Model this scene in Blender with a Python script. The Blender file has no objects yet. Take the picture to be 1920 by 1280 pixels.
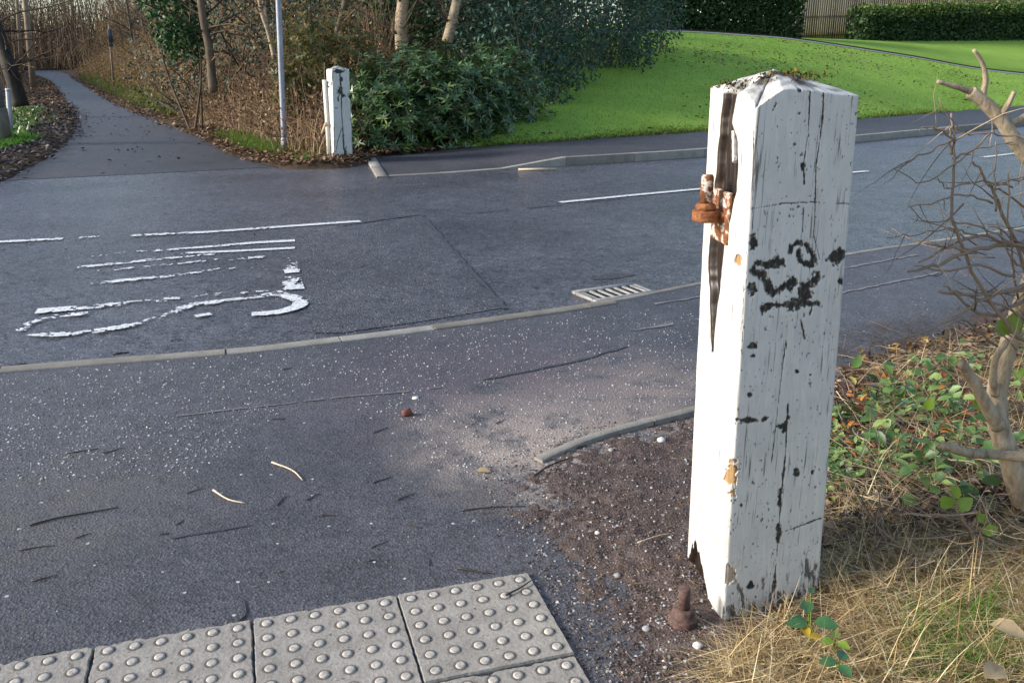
import bpy, math, random
import numpy as np
from mathutils import noise as mnoise, Vector
rad = math.radians
rs = np.random.RandomState(7)
rnd = random.Random(11)
scene = bpy.context.scene
COL = scene.collection

# ------------------------------------------------------------------ camera maths
F, HZ, H = 1650.0, 110.0, 1.48           # focal length (px of a 1920 wide frame), horizon row, eye height
TH = math.atan((640 - HZ) / F); CP, SP = math.cos(TH), math.sin(TH)
def ray(x, y):
    a = (x - 960) / F; b = (640 - y) / F
    return np.array([a, CP + b * SP, -SP + b * CP])
def G(x, y, z=0.0):
    d = ray(x, y); return np.array([0, 0, H]) + (z - H) / d[2] * d
def At(x, y, Y):
    d = ray(x, y); return np.array([0, 0, H]) + Y / d[1] * d
def PXa(P):
    P = np.asarray(P, float); Z = P[:, 2] - H
    dep = P[:, 1] * CP - Z * SP; up = P[:, 1] * SP + Z * CP
    return np.stack([960 + F * P[:, 0] / dep, 640 - F * up / dep], 1)

# ------------------------------------------------------------------ tagging
def tag(o, label=None, cat=None, group=None, kind=None):
    if label: o['label'] = label
    if cat: o['category'] = cat
    if group: o['group'] = group
    if kind: o['kind'] = kind
    return o
def empty(name, loc, rz=0.0):
    o = bpy.data.objects.new(name, None); COL.objects.link(o)
    o.location = tuple(loc); o.rotation_euler.z = rz; o.empty_display_size = .1
    return o

# ------------------------------------------------------------------ mesh building
class MB:
    def __init__(s): s.v = []; s.t = []; s.q = []; s.n = 0
    def add(s, V, T=None, Q=None):
        V = np.asarray(V, float).reshape(-1, 3)
        if T is not None and len(T): s.t.append(np.asarray(T, int).reshape(-1, 3) + s.n)
        if Q is not None and len(Q): s.q.append(np.asarray(Q, int).reshape(-1, 4) + s.n)
        s.v.append(V); s.n += len(V); return s
    def tube(s, P, R, n=6, cap=True):
        P = np.asarray(P, float); k = len(P); R = np.broadcast_to(np.asarray(R, float), (k,))
        T = np.gradient(P, axis=0); T /= np.linalg.norm(T, axis=1)[:, None] + 1e-12
        ref = np.array([0, 0, 1.0]) if abs(T[:, 2]).mean() < .8 else np.array([1.0, 0, 0])
        A = np.cross(T, ref); A /= np.linalg.norm(A, axis=1)[:, None] + 1e-12; B = np.cross(T, A)
        an = np.arange(n) * 2 * math.pi / n
        V = P[:, None] + R[:, None, None] * (np.cos(an)[None, :, None] * A[:, None] + np.sin(an)[None, :, None] * B[:, None])
        V = V.reshape(-1, 3)
        i = np.arange(k - 1)[:, None] * n; j = np.arange(n)[None]; j2 = (j + 1) % n
        Q = np.stack([i + j, i + j2, i + n + j2, i + n + j], -1).reshape(-1, 4)
        T_ = []
        if cap:
            V = np.vstack([V, P[:1], P[-1:]]); c0 = k * n; c1 = c0 + 1
            for q in range(n):
                T_.append((c0, (q + 1) % n, q)); T_.append((c1, (k - 1) * n + q, (k - 1) * n + (q + 1) % n))
        return s.add(V, T_, Q)
    def box(s, c, size, rz=0.0, bev=0.0):
        c = np.asarray(c, float); hx, hy, hz = [q / 2 for q in size]
        b = min(bev, hx * .9, hy * .9, hz * .9)
        V = []
        if b <= 0:
            for z in (-hz, hz): V += [(-hx, -hy, z), (hx, -hy, z), (hx, hy, z), (-hx, hy, z)]
            Q = [(3, 2, 1, 0), (4, 5, 6, 7), (0, 1, 5, 4), (1, 2, 6, 5), (2, 3, 7, 6), (3, 0, 4, 7)]
        else:
            def ring(ix, iy, z, cc):
                return [(-ix + cc, -iy, z), (ix - cc, -iy, z), (ix, -iy + cc, z), (ix, iy - cc, z), (ix - cc, iy, z), (-ix + cc, iy, z), (-ix, iy - cc, z), (-ix, -iy + cc, z)]
            V = ring(hx - b, hy - b, -hz, b * .4) + ring(hx, hy, -hz + b, b) + ring(hx, hy, hz - b, b) + ring(hx - b, hy - b, hz, b * .4)
            Q = [(r * 8 + j, r * 8 + (j + 1) % 8, r * 8 + 8 + (j + 1) % 8, r * 8 + 8 + j) for r in range(3) for j in range(8)]
            Q += [(24, 25, 26, 27), (24, 27, 28, 31), (28, 29, 30, 31), (3, 2, 1, 0), (7, 4, 3, 0), (7, 6, 5, 4)]
        V = np.array(V); cs, sn = math.cos(rz), math.sin(rz)
        V = np.stack([V[:, 0] * cs - V[:, 1] * sn, V[:, 0] * sn + V[:, 1] * cs, V[:, 2]], 1) + c
        return s.add(V, None, Q)
    def lathe(s, c, prof, n=20):
        prof = np.asarray(prof, float); an = np.arange(n) * 2 * math.pi / n
        V = np.stack([prof[:, 0:1] * np.cos(an), prof[:, 0:1] * np.sin(an), np.repeat(prof[:, 1:2], n, 1)], -1).reshape(-1, 3) + np.asarray(c, float)
        k = len(prof); i = np.arange(k - 1)[:, None] * n; j = np.arange(n)[None]; j2 = (j + 1) % n
        Q = np.stack([i + j, i + j2, i + n + j2, i + n + j], -1).reshape(-1, 4)
        return s.add(V, None, Q)
    def leaves(s, P, D, N, L, W, fold=.12, shape=0):
        P = np.asarray(P, float); m = len(P)
        L = np.broadcast_to(np.asarray(L, float), (m,))[:, None]; W = np.broadcast_to(np.asarray(W, float), (m,))[:, None]
        D = D / (np.linalg.norm(D, axis=1)[:, None] + 1e-9)
        S = np.cross(D, N); S /= np.linalg.norm(S, axis=1)[:, None] + 1e-9; U = np.cross(S, D)
        b = np.arange(m)[:, None]
        if shape == 0:
            V = np.stack([P, P + D * L * .45 + S * W * .5 + U * W * fold, P + D * L, P + D * L * .45 - S * W * .5 + U * W * fold], 1)
            T = np.concatenate([b * 4 + np.array([0, 1, 2]), b * 4 + np.array([0, 2, 3])])
            return s.add(V.reshape(-1, 3), T)
        V = np.stack([P, P + D * L * .22 + S * W * .38 + U * W * fold, P + D * L * .55 + S * W * .5 + U * W * fold - U * L * .03, P + D * L * .85 + S * W * .24 - U * L * .1,
                      P + D * L - U * L * .18, P + D * L * .85 - S * W * .24 - U * L * .1, P + D * L * .55 - S * W * .5 + U * W * fold - U * L * .03, P + D * L * .22 - S * W * .38 + U * W * fold,
                      P + D * L * .5 - U * L * .03], 1)
        idx = [(0, 1, 8), (1, 2, 8), (2, 3, 8), (3, 4, 8), (4, 5, 8), (5, 6, 8), (6, 7, 8), (7, 0, 8)]
        T = np.concatenate([b * 9 + np.array(q) for q in idx])
        return s.add(V.reshape(-1, 3), T)
    def blades(s, P, D, L, W, bend, seg=3):
        """grass blades: flat tapering strips that bend over"""
        P = np.asarray(P, float); m = len(P)
        L = np.broadcast_to(np.asarray(L, float), (m,)); W = np.broadcast_to(np.asarray(W, float), (m,)); bend = np.broadcast_to(np.asarray(bend, float), (m,))
        D = D / (np.linalg.norm(D, axis=1)[:, None] + 1e-9)
        hor = D.copy(); hor[:, 2] = 0; hor /= np.linalg.norm(hor, axis=1)[:, None] + 1e-9
        S = np.stack([-hor[:, 1], hor[:, 0], 0 * hor[:, 0]], 1)
        tw = rs.uniform(-1, 1, m)[:, None]; S = S + hor * tw * .6
        rows = []
        for k in range(seg + 1):
            t = k / seg
            C = P + D * (L * t)[:, None] + hor * (bend * L * t * t)[:, None] * .7 - np.array([0, 0, 1.0]) * (bend * L * t * t)[:, None] * .6
            w = (W * (1 - t * .9) * .5)[:, None]
            rows.append(np.stack([C - S * w, C + S * w], 1))
        V = np.concatenate(rows, 1).reshape(-1, 3); n = 2 * (seg + 1); b = np.arange(m)[:, None] * n
        Q = np.concatenate([b + np.array([2 * k, 2 * k + 1, 2 * k + 3, 2 * k + 2]) for k in range(seg)])
        return s.add(V, None, Q)
    def mesh(s, name):
        me = bpy.data.meshes.new(name)
        V = np.concatenate(s.v) if s.v else np.zeros((0, 3))
        T = np.concatenate(s.t) if s.t else np.zeros((0, 3), int); Q = np.concatenate(s.q) if s.q else np.zeros((0, 4), int)
        me.vertices.add(len(V)); me.vertices.foreach_set('co', V.astype(np.float32).ravel())
        nl = T.size + Q.size; me.loops.add(nl)
        me.loops.foreach_set('vertex_index', np.concatenate([T.ravel(), Q.ravel()]).astype(np.int32))
        me.polygons.add(len(T) + len(Q))
        st = np.concatenate([np.arange(len(T)) * 3, T.size + np.arange(len(Q)) * 4]).astype(np.int32)
        me.polygons.foreach_set('loop_start', st)
        me.update(calc_edges=True); me.validate(); return me
    def build(s, name, mat, parent=None, smooth=False, origin=None):
        if origin is not None: s.v = [v - np.asarray(origin, float) for v in s.v]
        me = s.mesh(name); me.materials.append(mat)
        if smooth: me.polygons.foreach_set('use_smooth', np.ones(len(me.polygons), bool))
        o = bpy.data.objects.new(name, me); COL.objects.link(o)
        if origin is not None and parent is None: o.location = tuple(origin)
        if parent is not None: o.parent = parent
        return o

def fbm(x, y, seed=0.0, oct=4, sc=1.0):
    """cheap vectorised value noise in -1..1"""
    x = np.asarray(x, float) * sc; y = np.asarray(y, float) * sc; out = np.zeros(np.broadcast(x, y).shape); a = 1.0; tot = 0
    for o in range(oct):
        xi = np.floor(x); yi = np.floor(y); fx = x - xi; fy = y - yi; fx = fx * fx * (3 - 2 * fx); fy = fy * fy * (3 - 2 * fy)
        def h(a_, b_):
            v = np.sin(a_ * 127.1 + b_ * 311.7 + (seed + o) * 74.7) * 43758.5453; return v - np.floor(v)
        n = (h(xi, yi) * (1 - fx) + h(xi + 1, yi) * fx) * (1 - fy) + (h(xi, yi + 1) * (1 - fx) + h(xi + 1, yi + 1) * fx) * fy
        out += a * (n * 2 - 1); tot += a; a *= .5; x = x * 2.03 + 5.1; y = y * 2.03 + 1.7
    return out / tot
def sst(a, b, x):
    t = np.clip((x - a) / (b - a), 0, 1); return t * t * (3 - 2 * t)
def spline(P, per=12):
    P = np.asarray(P, float); out = []
    Q = np.vstack([2 * P[0] - P[1], P, 2 * P[-1] - P[-2]])
    for i in range(1, len(Q) - 2):
        p0, p1, p2, p3 = Q[i - 1], Q[i], Q[i + 1], Q[i + 2]
        for k in range(per):
            t = k / per
            out.append(.5 * ((2 * p1) + (p2 - p0) * t + (2 * p0 - 5 * p1 + 4 * p2 - p3) * t * t + (3 * p1 - p0 - 3 * p2 + p3) * t ** 3))
    out.append(P[-1]); return np.array(out)
def resample(P, step):
    P = np.asarray(P, float); d = np.concatenate([[0], np.cumsum(np.linalg.norm(np.diff(P, axis=0), axis=1))])
    n = max(2, int(d[-1] / step) + 1); q = np.linspace(0, d[-1], n)
    return np.stack([np.interp(q, d, P[:, k]) for k in range(P.shape[1])], 1)
def seg_dist(P, poly, closed=False):
    P = np.asarray(P, float)[:, :2]; poly = np.asarray(poly, float)[:, :2]; best = np.full(len(P), 1e9)
    k = len(poly)
    for i in range(k if closed else k - 1):
        a = poly[i]; b = poly[(i + 1) % k]; ab = b - a; t = np.clip(((P - a) @ ab) / (ab @ ab + 1e-12), 0, 1)
        best = np.minimum(best, np.linalg.norm(P - a - t[:, None] * ab, axis=1))
    return best
def inside(P, poly):
    P = np.asarray(P, float); poly = np.asarray(poly, float); x, y = P[:, 0], P[:, 1]; r = np.zeros(len(P), bool); k = len(poly)
    for i in range(k):
        x1, y1 = poly[i][:2]; x2, y2 = poly[(i + 1) % k][:2]
        if y1 == y2: continue
        c = ((y1 > y) != (y2 > y)) & (x < (x2 - x1) * (y - y1) / (y2 - y1) + x1); r ^= c
    return r
def sdist(P, poly): return np.where(inside(P, poly), 1, -1) * seg_dist(P, poly, True)
def unit(v): return v / (np.linalg.norm(v, axis=-1, keepdims=True) + 1e-9)
def rdir(n): return unit(rs.normal(size=(n, 3)))

# ------------------------------------------------------------------ materials
class NT:
    def __init__(s, name):
        s.m = bpy.data.materials.new(name); s.m.use_nodes = True; s.t = s.m.node_tree; s.t.nodes.clear()
        s.out = s.n('ShaderNodeOutputMaterial')
    def n(s, typ, **kw):
        o = s.t.nodes.new(typ)
        for k, v in kw.items(): setattr(o, k, v)
        return o
    def l(s, a, b): s.t.links.new(a, b)
    def setin(s, node, key, v):
        if hasattr(v, 'is_output') or isinstance(v, bpy.types.NodeSocket): s.l(v, node.inputs[key])
        else: node.inputs[key].default_value = v
    def coord(s, scale=None, kind='Object'):
        tc = s.n('ShaderNodeTexCoord'); o = tc.outputs[kind]
        if scale is not None:
            mp = s.n('ShaderNodeMapping'); mp.inputs['Scale'].default_value = scale; s.l(o, mp.inputs['Vector']); o = mp.outputs['Vector']
        return o
    def noise(s, vec, scale, detail=4, rough=.55, dist=0):
        o = s.n('ShaderNodeTexNoise'); s.l(vec, o.inputs['Vector'])
        o.inputs['Scale'].default_value = scale; o.inputs['Detail'].default_value = detail; o.inputs['Roughness'].default_value = rough; o.inputs['Distortion'].default_value = dist
        return o.outputs['Fac']
    def vor(s, vec, scale, out='Distance', feature='F1'):
        o = s.n('ShaderNodeTexVoronoi', feature=feature); s.l(vec, o.inputs['Vector']); o.inputs['Scale'].default_value = scale
        return o.outputs[out]
    def ramp(s, fac, stops, interp='LINEAR'):
        r = s.n('ShaderNodeValToRGB'); r.color_ramp.interpolation = interp; e = r.color_ramp.elements
        while len(e) < len(stops): e.new(.5)
        for k, (p, c) in enumerate(stops):
            e[k].position = p; c = (c, c, c) if not hasattr(c, '__len__') else c; e[k].color = (*c, 1)
        s.l(fac, r.inputs['Fac']); return r.outputs['Color']
    def mix(s, fac, a, b, mode='MIX'):
        o = s.n('ShaderNodeMix', data_type='RGBA', blend_type=mode); s.setin(o, 0, fac)
        for k, v in ((6, a), (7, b)):
            if isinstance(v, tuple): o.inputs[k].default_value = (*v, 1) if len(v) == 3 else v
            else: s.l(v, o.inputs[k])
        return o.outputs[2]
    def math(s, op, a, b=0.0, clamp=False):
        o = s.n('ShaderNodeMath', operation=op, use_clamp=clamp); s.setin(o, 0, a); s.setin(o, 1, b); return o.outputs[0]
    def bump(s, h, strength=.5, dist=.01, normal=None):
        o = s.n('ShaderNodeBump'); o.inputs['Strength'].default_value = strength; o.inputs['Distance'].default_value = dist; s.l(h, o.inputs['Height'])
        if normal is not None: s.l(normal, o.inputs['Normal'])
        return o.outputs['Normal']
    def bsdf(s, col, rough=.7, normal=None, metal=0.0, spec=.5, trans=0.0):
        b = s.n('ShaderNodeBsdfPrincipled')
        if isinstance(col, tuple): b.inputs['Base Color'].default_value = (*col, 1)
        else: s.l(col, b.inputs['Base Color'])
        s.setin(b, 'Roughness', rough); s.setin(b, 'Metallic', metal); b.inputs['Specular IOR Level'].default_value = spec
        if normal is not None: s.l(normal, b.inputs['Normal'])
        o = b.outputs['BSDF']
        if trans > 0:
            t = s.n('ShaderNodeBsdfTranslucent')
            if isinstance(col, tuple): t.inputs['Color'].default_value = (*col, 1)
            else: s.l(col, t.inputs['Color'])
            mx = s.n('ShaderNodeMixShader'); mx.inputs[0].default_value = trans; s.l(o, mx.inputs[1]); s.l(t.outputs[0], mx.inputs[2]); o = mx.outputs[0]
        s.l(o, s.out.inputs['Surface']); return s.m
    def island(s): return s.n('ShaderNodeNewGeometry').outputs['Random Per Island']

def leaf_mat(name, stops, rough=.45, trans=.2, spec=.5):
    n = NT(name); c = n.ramp(n.island(), stops)
    v = n.noise(n.coord(), 40, 2); c = n.mix(.35, c, n.ramp(v, [(.3, .55), (.7, 1.0)]), 'MULTIPLY')
    return n.bsdf(c, rough, trans=trans, spec=spec)
def bark_mat(name, a, b, scale=14, bump=.6):
    n = NT(name); v = n.coord((1, 1, .25)); f = n.noise(v, scale, 6, .65); c = n.ramp(f, [(.3, a), (.7, b)])
    return n.bsdf(c, .85, n.bump(f, bump, .01))
def asphalt_mat(name, dark, light, fleck=.0, rough=(.42, .75), agg=95, tint=None, fl_scale=70, bumpd=.006):
    n = NT(name); v = n.coord()
    big = n.noise(v, .7, 4); mid = n.noise(v, 9, 5, .6); cell = n.vor(v, agg, 'Color'); dist = n.vor(v, agg)
    sep = n.n('ShaderNodeSeparateColor'); n.l(cell, sep.inputs[0])
    f = n.math('ADD', n.math('MULTIPLY', sep.outputs[0], .5), n.math('MULTIPLY', mid, .5))
    c = n.ramp(f, [(.2, dark), (.8, light)])
    c = n.mix(.8, c, n.ramp(big, [(.33, .62), (.5, .88), (.66, 1.0)]), 'MULTIPLY'); c = n.mix(.6, c, n.ramp(n.noise(v, 3.1, 6, .7), [(.32, .6), (.62, 1.0)]), 'MULTIPLY')
    if tint is not None:
        for (px, py, r, colr, amt) in tint:
            g = n.n('ShaderNodeNewGeometry'); d = n.n('ShaderNodeVectorMath', operation='DISTANCE'); n.l(g.outputs['Position'], d.inputs[0]); d.inputs[1].default_value = (px, py, 0)
            m = n.math('SUBTRACT', 1.0, n.math('DIVIDE', d.outputs['Value'], r), True)
            m = n.math('MULTIPLY', n.math('MULTIPLY', m, n.ramp(n.noise(v, 5, 6, .7), [(.35, 0.0), (.6, 1.0)])), amt, True)
            c = n.mix(m, c, colr)
    if fleck > 0:
        cell2 = n.n('ShaderNodeTexVoronoi'); n.l(v, cell2.inputs['Vector']); cell2.inputs['Scale'].default_value = fl_scale
        s2 = n.n('ShaderNodeSeparateColor'); n.l(cell2.outputs['Color'], s2.inputs[0])
        m = n.math('MULTIPLY', n.math('GREATER_THAN', s2.outputs[1], 1 - fleck), n.math('LESS_THAN', cell2.outputs['Distance'], .33))
        c = n.mix(m, c, (.42, .41, .40))
    h = n.math('ADD', n.math('MULTIPLY', dist, .8), n.math('MULTIPLY', n.noise(v, 260, 3), .6))
    r = n.ramp(n.math('ADD', n.math('MULTIPLY', big, .5), n.math('MULTIPLY', sep.outputs[2], .5)), [(.3, rough[0]), (.7, rough[1])])
    return n.bsdf(c, r, n.bump(h, .8, bumpd), spec=.5)
def plain(name, a, b, scale=8, rough=.8, bump=.3, dist=.005, metal=0.0, spec=.5, detail=5):
    n = NT(name); v = n.coord(); f = n.noise(v, scale, detail, .65); c = n.ramp(f, [(.3, a), (.7, b)])
    return n.bsdf(c, rough, n.bump(f, bump, dist), metal, spec)

M = {}
M['road'] = asphalt_mat('road_asphalt', (.028, .0275, .033), (.185, .18, .205), .05, (.14, .42), 85, bumpd=.007)
M['patch'] = asphalt_mat('patched_asphalt', (.022, .022, .029), (.15, .148, .17), .06, (.33, .65), 75, bumpd=.016)
M['path'] = asphalt_mat('path_asphalt', (.033, .030, .033), (.085, .078, .082), .03, (.45, .7), 90)
p1 = G(1040, 815); p2 = G(1150, 735); p3 = G(960, 720)
M['pave'] = asphalt_mat('footway_asphalt', (.047, .045, .051), (.132, .127, .138), .014, (.42, .7), 110, bumpd=.004, tint=[(p1[0], p1[1], .75, (.40, .325, .26), 1.7), (p2[0] + .2, p2[1], .7, (.27, .215, .175), 1.2), (p3[0], p3[1], 1.1, (.12, .085, .10), .8), (G(90, 960)[0], G(90, 960)[1], .6, (.11, .10, .08), .8)], fl_scale=55)
M['far_pave'] = asphalt_mat('far_footway_asphalt', (.04, .038, .044), (.085, .08, .088), .0, (.5, .8), 60)
M['path_pale'] = plain('pale_path_tarmac', (.20, .21, .19), (.32, .32, .31), 3, .8)
M['tar'] = plain('tar_joint', (.03, .03, .036), (.075, .075, .085), 30, .6)
M['pale_joint'] = plain('silty_joint', (.1, .1, .105), (.2, .19, .19), 20, .8)
n = NT('kerb_concrete'); v = n.coord(); f = n.noise(v, 7, 6, .7); g = n.noise(v, 120, 3)
M['kerb'] = n.bsdf(n.mix(.9, n.mix(.5, n.ramp(f, [(.25, (.20, .185, .16)), (.75, (.43, .40, .35))]), n.ramp(g, [(.3, .6), (.7, 1.0)]), 'MULTIPLY'), n.ramp(n.n('ShaderNodeObjectInfo').outputs['Random'], [(0, (.55, .53, .50)), (1, (1.0, 1.0, .98))]), 'MULTIPLY'), .85, n.bump(g, .5, .004))
n = NT('slab_concrete'); v = n.coord(); f = n.noise(v, 10, 6, .72); g = n.noise(v, 95, 4); w = n.vor(v, 34)
c = n.ramp(f, [(.25, (.21, .188, .16)), (.75, (.42, .38, .33))]); mp = n.n('ShaderNodeMapping'); mp.inputs['Rotation'].default_value = (0, 0, -rad(16.95)); mp.inputs['Scale'].default_value = (1, 1, 1); n.l(v, mp.inputs['Vector'])
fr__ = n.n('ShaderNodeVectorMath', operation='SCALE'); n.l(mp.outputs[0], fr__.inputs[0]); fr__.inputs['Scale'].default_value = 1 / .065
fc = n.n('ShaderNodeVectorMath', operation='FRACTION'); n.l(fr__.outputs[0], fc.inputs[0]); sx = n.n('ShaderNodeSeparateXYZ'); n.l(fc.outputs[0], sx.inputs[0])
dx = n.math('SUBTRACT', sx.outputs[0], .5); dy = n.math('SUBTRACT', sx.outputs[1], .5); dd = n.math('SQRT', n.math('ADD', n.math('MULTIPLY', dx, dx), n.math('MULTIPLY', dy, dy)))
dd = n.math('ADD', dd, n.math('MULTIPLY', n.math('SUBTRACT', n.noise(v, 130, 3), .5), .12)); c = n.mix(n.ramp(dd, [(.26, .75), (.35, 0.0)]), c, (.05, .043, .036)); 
c = n.mix(n.ramp(n.noise(v, 46, 5, .7), [(.60, 0.0), (.70, .85)]), c, (.06, .05, .04))
M['slab'] = n.bsdf(n.mix(.45, c, n.ramp(g, [(.3, .55), (.7, 1.0)]), 'MULTIPLY'), .9, n.bump(n.math('ADD', g, f), .6, .004))
M['blister'] = plain('blister_concrete', (.25, .225, .19), (.56, .51, .45), 85, .9, .5, .003)
n = NT('road_paint'); v = n.coord(); f = n.noise(v, 60, 4, .6)
M['paint'] = n.bsdf(n.ramp(f, [(.36, (.22, .22, .23)), (.46, (.60, .60, .60)), (.65, (.80, .80, .78))]), .6, n.bump(f, .4, .003))
n = NT('soil'); v = n.coord(); f = n.noise(v, 16, 6, .7); g = n.vor(v, 120)
c = n.ramp(f, [(.25, (.05, .036, .031)), (.5, (.095, .069, .060)), (.78, (.16, .125, .11))])
M['soil'] = n.bsdf(c, .95, n.bump(n.math('ADD', f, n.math('MULTIPLY', g, .5)), .6, .012), spec=.2)
n = NT('woodland_floor'); v = n.coord(); f = n.noise(v, 5, 7, .75)
M['floor'] = n.bsdf(n.ramp(f, [(.3, (.03, .02, .012)), (.55, (.07, .045, .025)), (.75, (.10, .085, .035))]), .95, n.bump(f, .9, .05), spec=.2)
n = NT('lawn_grass'); v = n.coord(); f = n.noise(v, .6, 5, .6); g = n.noise(v, 26, 5, .75)
c = n.mix(.6, n.ramp(f, [(.3, (.25, .41, .06)), (.7, (.34, .51, .085))]), n.ramp(g, [(.3, .5), (.65, 1.0)]), 'MULTIPLY')
M['lawn'] = n.bsdf(c, .9, n.bump(g, .8, .03), spec=.15)
M['lawn_blade'] = leaf_mat('lawn_blade', [(0, (.21, .37, .045)), (.5, (.31, .49, .075)), (1, (.42, .58, .12))], .6, .35, .2)
M['verge_blade'] = leaf_mat('verge_blade', [(0, (.07, .11, .02)), (.5, (.16, .19, .035)), (1, (.30, .26, .07))], .6, .3, .2)
M['bright_blade'] = leaf_mat('bright_blade', [(0, (.05, .17, .012)), (.6, (.09, .26, .02)), (1, (.16, .30, .04))], .6, .35, .2)
M['straw'] = leaf_mat('dry_straw', [(0, (.10, .06, .03)), (.3, (.38, .25, .11)), (.65, (.66, .48, .22)), (1, (.86, .74, .48))], .65, .2, .3)
M['litter'] = leaf_mat('leaf_litter', [(0, (.045, .024, .014)), (.4, (.13, .07, .035)), (.75, (.26, .15, .08)), (1, (.42, .30, .19))], .7, .1, .3)
M['dark_litter'] = leaf_mat('damp_leaf_litter', [(0, (.02, .014, .012)), (.5, (.055, .04, .034)), (.85, (.13, .10, .085)), (1, (.30, .26, .22))], .55, .1, .4)
M['rhodo'] = leaf_mat('rhododendron_leaf', [(0, (.025, .06, .02)), (.5, (.05, .105, .03)), (.88, (.10, .17, .05)), (1, (.25, .32, .08))], .32, .12, .6)
M['laurel'] = leaf_mat('dark_laurel_leaf', [(0, (.018, .05, .032)), (.6, (.038, .085, .055)), (1, (.09, .16, .105))], .5, .1, .3)
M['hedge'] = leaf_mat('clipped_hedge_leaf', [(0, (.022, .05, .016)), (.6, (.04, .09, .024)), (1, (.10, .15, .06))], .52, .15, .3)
M['hedge_top'] = leaf_mat('sunlit_hedge_leaf', [(0, (.05, .10, .016)), (.6, (.10, .17, .022)), (1, (.2, .24, .05))], .45, .25, .4)  # lighter copy of the hedge leaf, sunlight on the tops put into its colour
M['holly'] = leaf_mat('holly_leaf', [(0, (.012, .045, .012)), (.6, (.022, .08, .022)), (1, (.07, .17, .04))], .5, .12, .3)
M['tan_leaf'] = leaf_mat('clinging_tan_leaf', [(0, (.16, .085, .03)), (.5, (.30, .17, .06)), (.85, (.46, .30, .11)), (1, (.42, .38, .10))], .6, .35, .3)
M['bramble_leaf'] = leaf_mat('bramble_leaf', [(0, (.04, .06, .015)), (.4, (.09, .11, .025)), (.8, (.17, .14, .04)), (1, (.28, .16, .06))], .5, .25, .4)
M['near_leaf'] = leaf_mat('shoot_leaf', [(0, (.10, .20, .025)), (.6, (.24, .36, .05)), (1, (.44, .48, .08))], .4, .4, .5)
M['weed_leaf'] = leaf_mat('weed_leaf', [(0, (.04, .10, .024)), (.6, (.13, .23, .06)), (1, (.28, .38, .11))], .45, .3, .5)
M['straw_leaf'] = leaf_mat('strawberry_leaf', [(0, (.035, .11, .04)), (1, (.08, .19, .07))], .4, .2, .5)
M['yellow_leaf'] = leaf_mat('yellow_leaf', [(0, (.55, .33, .02)), (1, (.75, .50, .05))], .5, .3, .4)
M['red_leaf'] = leaf_mat('red_leaf', [(0, (.18, .03, .02)), (.5, (.34, .10, .03)), (1, (.50, .24, .05))], .5, .25, .4)
M['pale_leaf'] = leaf_mat('pale_dry_leaf', [(0, (.36, .26, .14)), (1, (.48, .37, .22))], .65, .2, .3)
M['cane'] = leaf_mat('bare_cane', [(0, (.07, .04, .025)), (.45, (.20, .115, .062)), (.8, (.36, .23, .125)), (1, (.52, .39, .24))], .7, 0, .3)
M['twig'] = leaf_mat('twig_bark', [(0, (.035, .024, .017)), (.5, (.09, .063, .04)), (1, (.19, .135, .085))], .8, 0, .3)
M['trunk'] = bark_mat('tree_bark', (.045, .033, .022), (.17, .125, .08))
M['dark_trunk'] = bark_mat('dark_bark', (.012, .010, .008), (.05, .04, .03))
n = NT('birch_bark'); v = n.coord((1, 1, 3)); f = n.noise(v, 9, 6, .7); c = n.ramp(f, [(.35, (.06, .045, .03)), (.47, (.30, .22, .14)), (.75, (.56, .44, .30))])
M['birch'] = n.bsdf(c, .8, n.bump(f, .5, .01))
n = NT('shrub_bark'); v = n.coord((1, 1, .3)); f = n.noise(v, 45, 6, .7); g2 = n.noise(v, 9, 3)
M['shrub'] = n.bsdf(n.mix(.6, n.ramp(f, [(.25, (.13, .085, .05)), (.5, (.44, .34, .22)), (.8, (.64, .54, .39))]), n.ramp(g2, [(.3, .6), (.7, 1.0)]), 'MULTIPLY'), .75, n.bump(f, 1.0, .008))
n = NT('shrub_twig'); c = n.ramp(n.island(), [(0, (.07, .048, .036)), (.5, (.20, .14, .095)), (1, (.46, .35, .23))])
M['shrub_twig'] = n.bsdf(c, .7)
M['dark_twig'] = plain('dark_wet_twig', (.012, .010, .010), (.045, .035, .03), 60, .6, .4)
M['pale_twig'] = plain('peeled_twig', (.42, .32, .22), (.66, .54, .40), 40, .7, .4)
M['galv'] = plain('galvanised_steel', (.20, .22, .27), (.32, .34, .40), 5, .5, .1, .002, .35)
M['sign_back'] = plain('sign_back', (.03, .035, .045), (.06, .065, .08), 4, .5)
M['pole_wood'] = bark_mat('pole_wood', (.16, .115, .075), (.36, .27, .18), 20, .4)
M['pale_plastic'] = plain('pale_grey_plastic', (.40, .43, .48), (.60, .62, .66), 6, .5, .1)
M['cab'] = plain('grey_cabinet_paint', (.12, .13, .15), (.20, .21, .23), 4, .5, .1)
M['cab_low'] = plain('weathered_concrete_plinth', (.13, .115, .085), (.27, .235, .18), 9, .85, .3)
M['iron'] = plain('cast_iron', (.16, .15, .14), (.36, .34, .32), 25, .6, .4, .003, .3)
M['pit_shade'] = plain('drain_pit_shade', (.002, .002, .002), (.005, .005, .005), 10, 1, .1, spec=0.0)
n = NT('rust'); v = n.coord(); f = n.noise(v, 55, 6, .7); g = n.noise(v, 160, 4)
c = n.ramp(f, [(.28, (.05, .02, .010)), (.45, (.17, .062, .024)), (.6, (.32, .125, .046)), (.75, (.42, .22, .10))])
M['rust'] = n.bsdf(c, .85, n.bump(n.math('ADD', f, g), .7, .004), spec=.3)
n = NT('rust_with_paint'); v = n.coord(); f = n.noise(v, 38, 5, .65); g = n.noise(v, 150, 4)
c = n.mix(n.ramp(n.noise(v, 34, 5, .7), [(.53, 0.0), (.56, 1.0)]), n.ramp(f, [(.3, (.08, .028, .013)), (.6, (.25, .095, .036))]), (.56, .50, .43))
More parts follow.
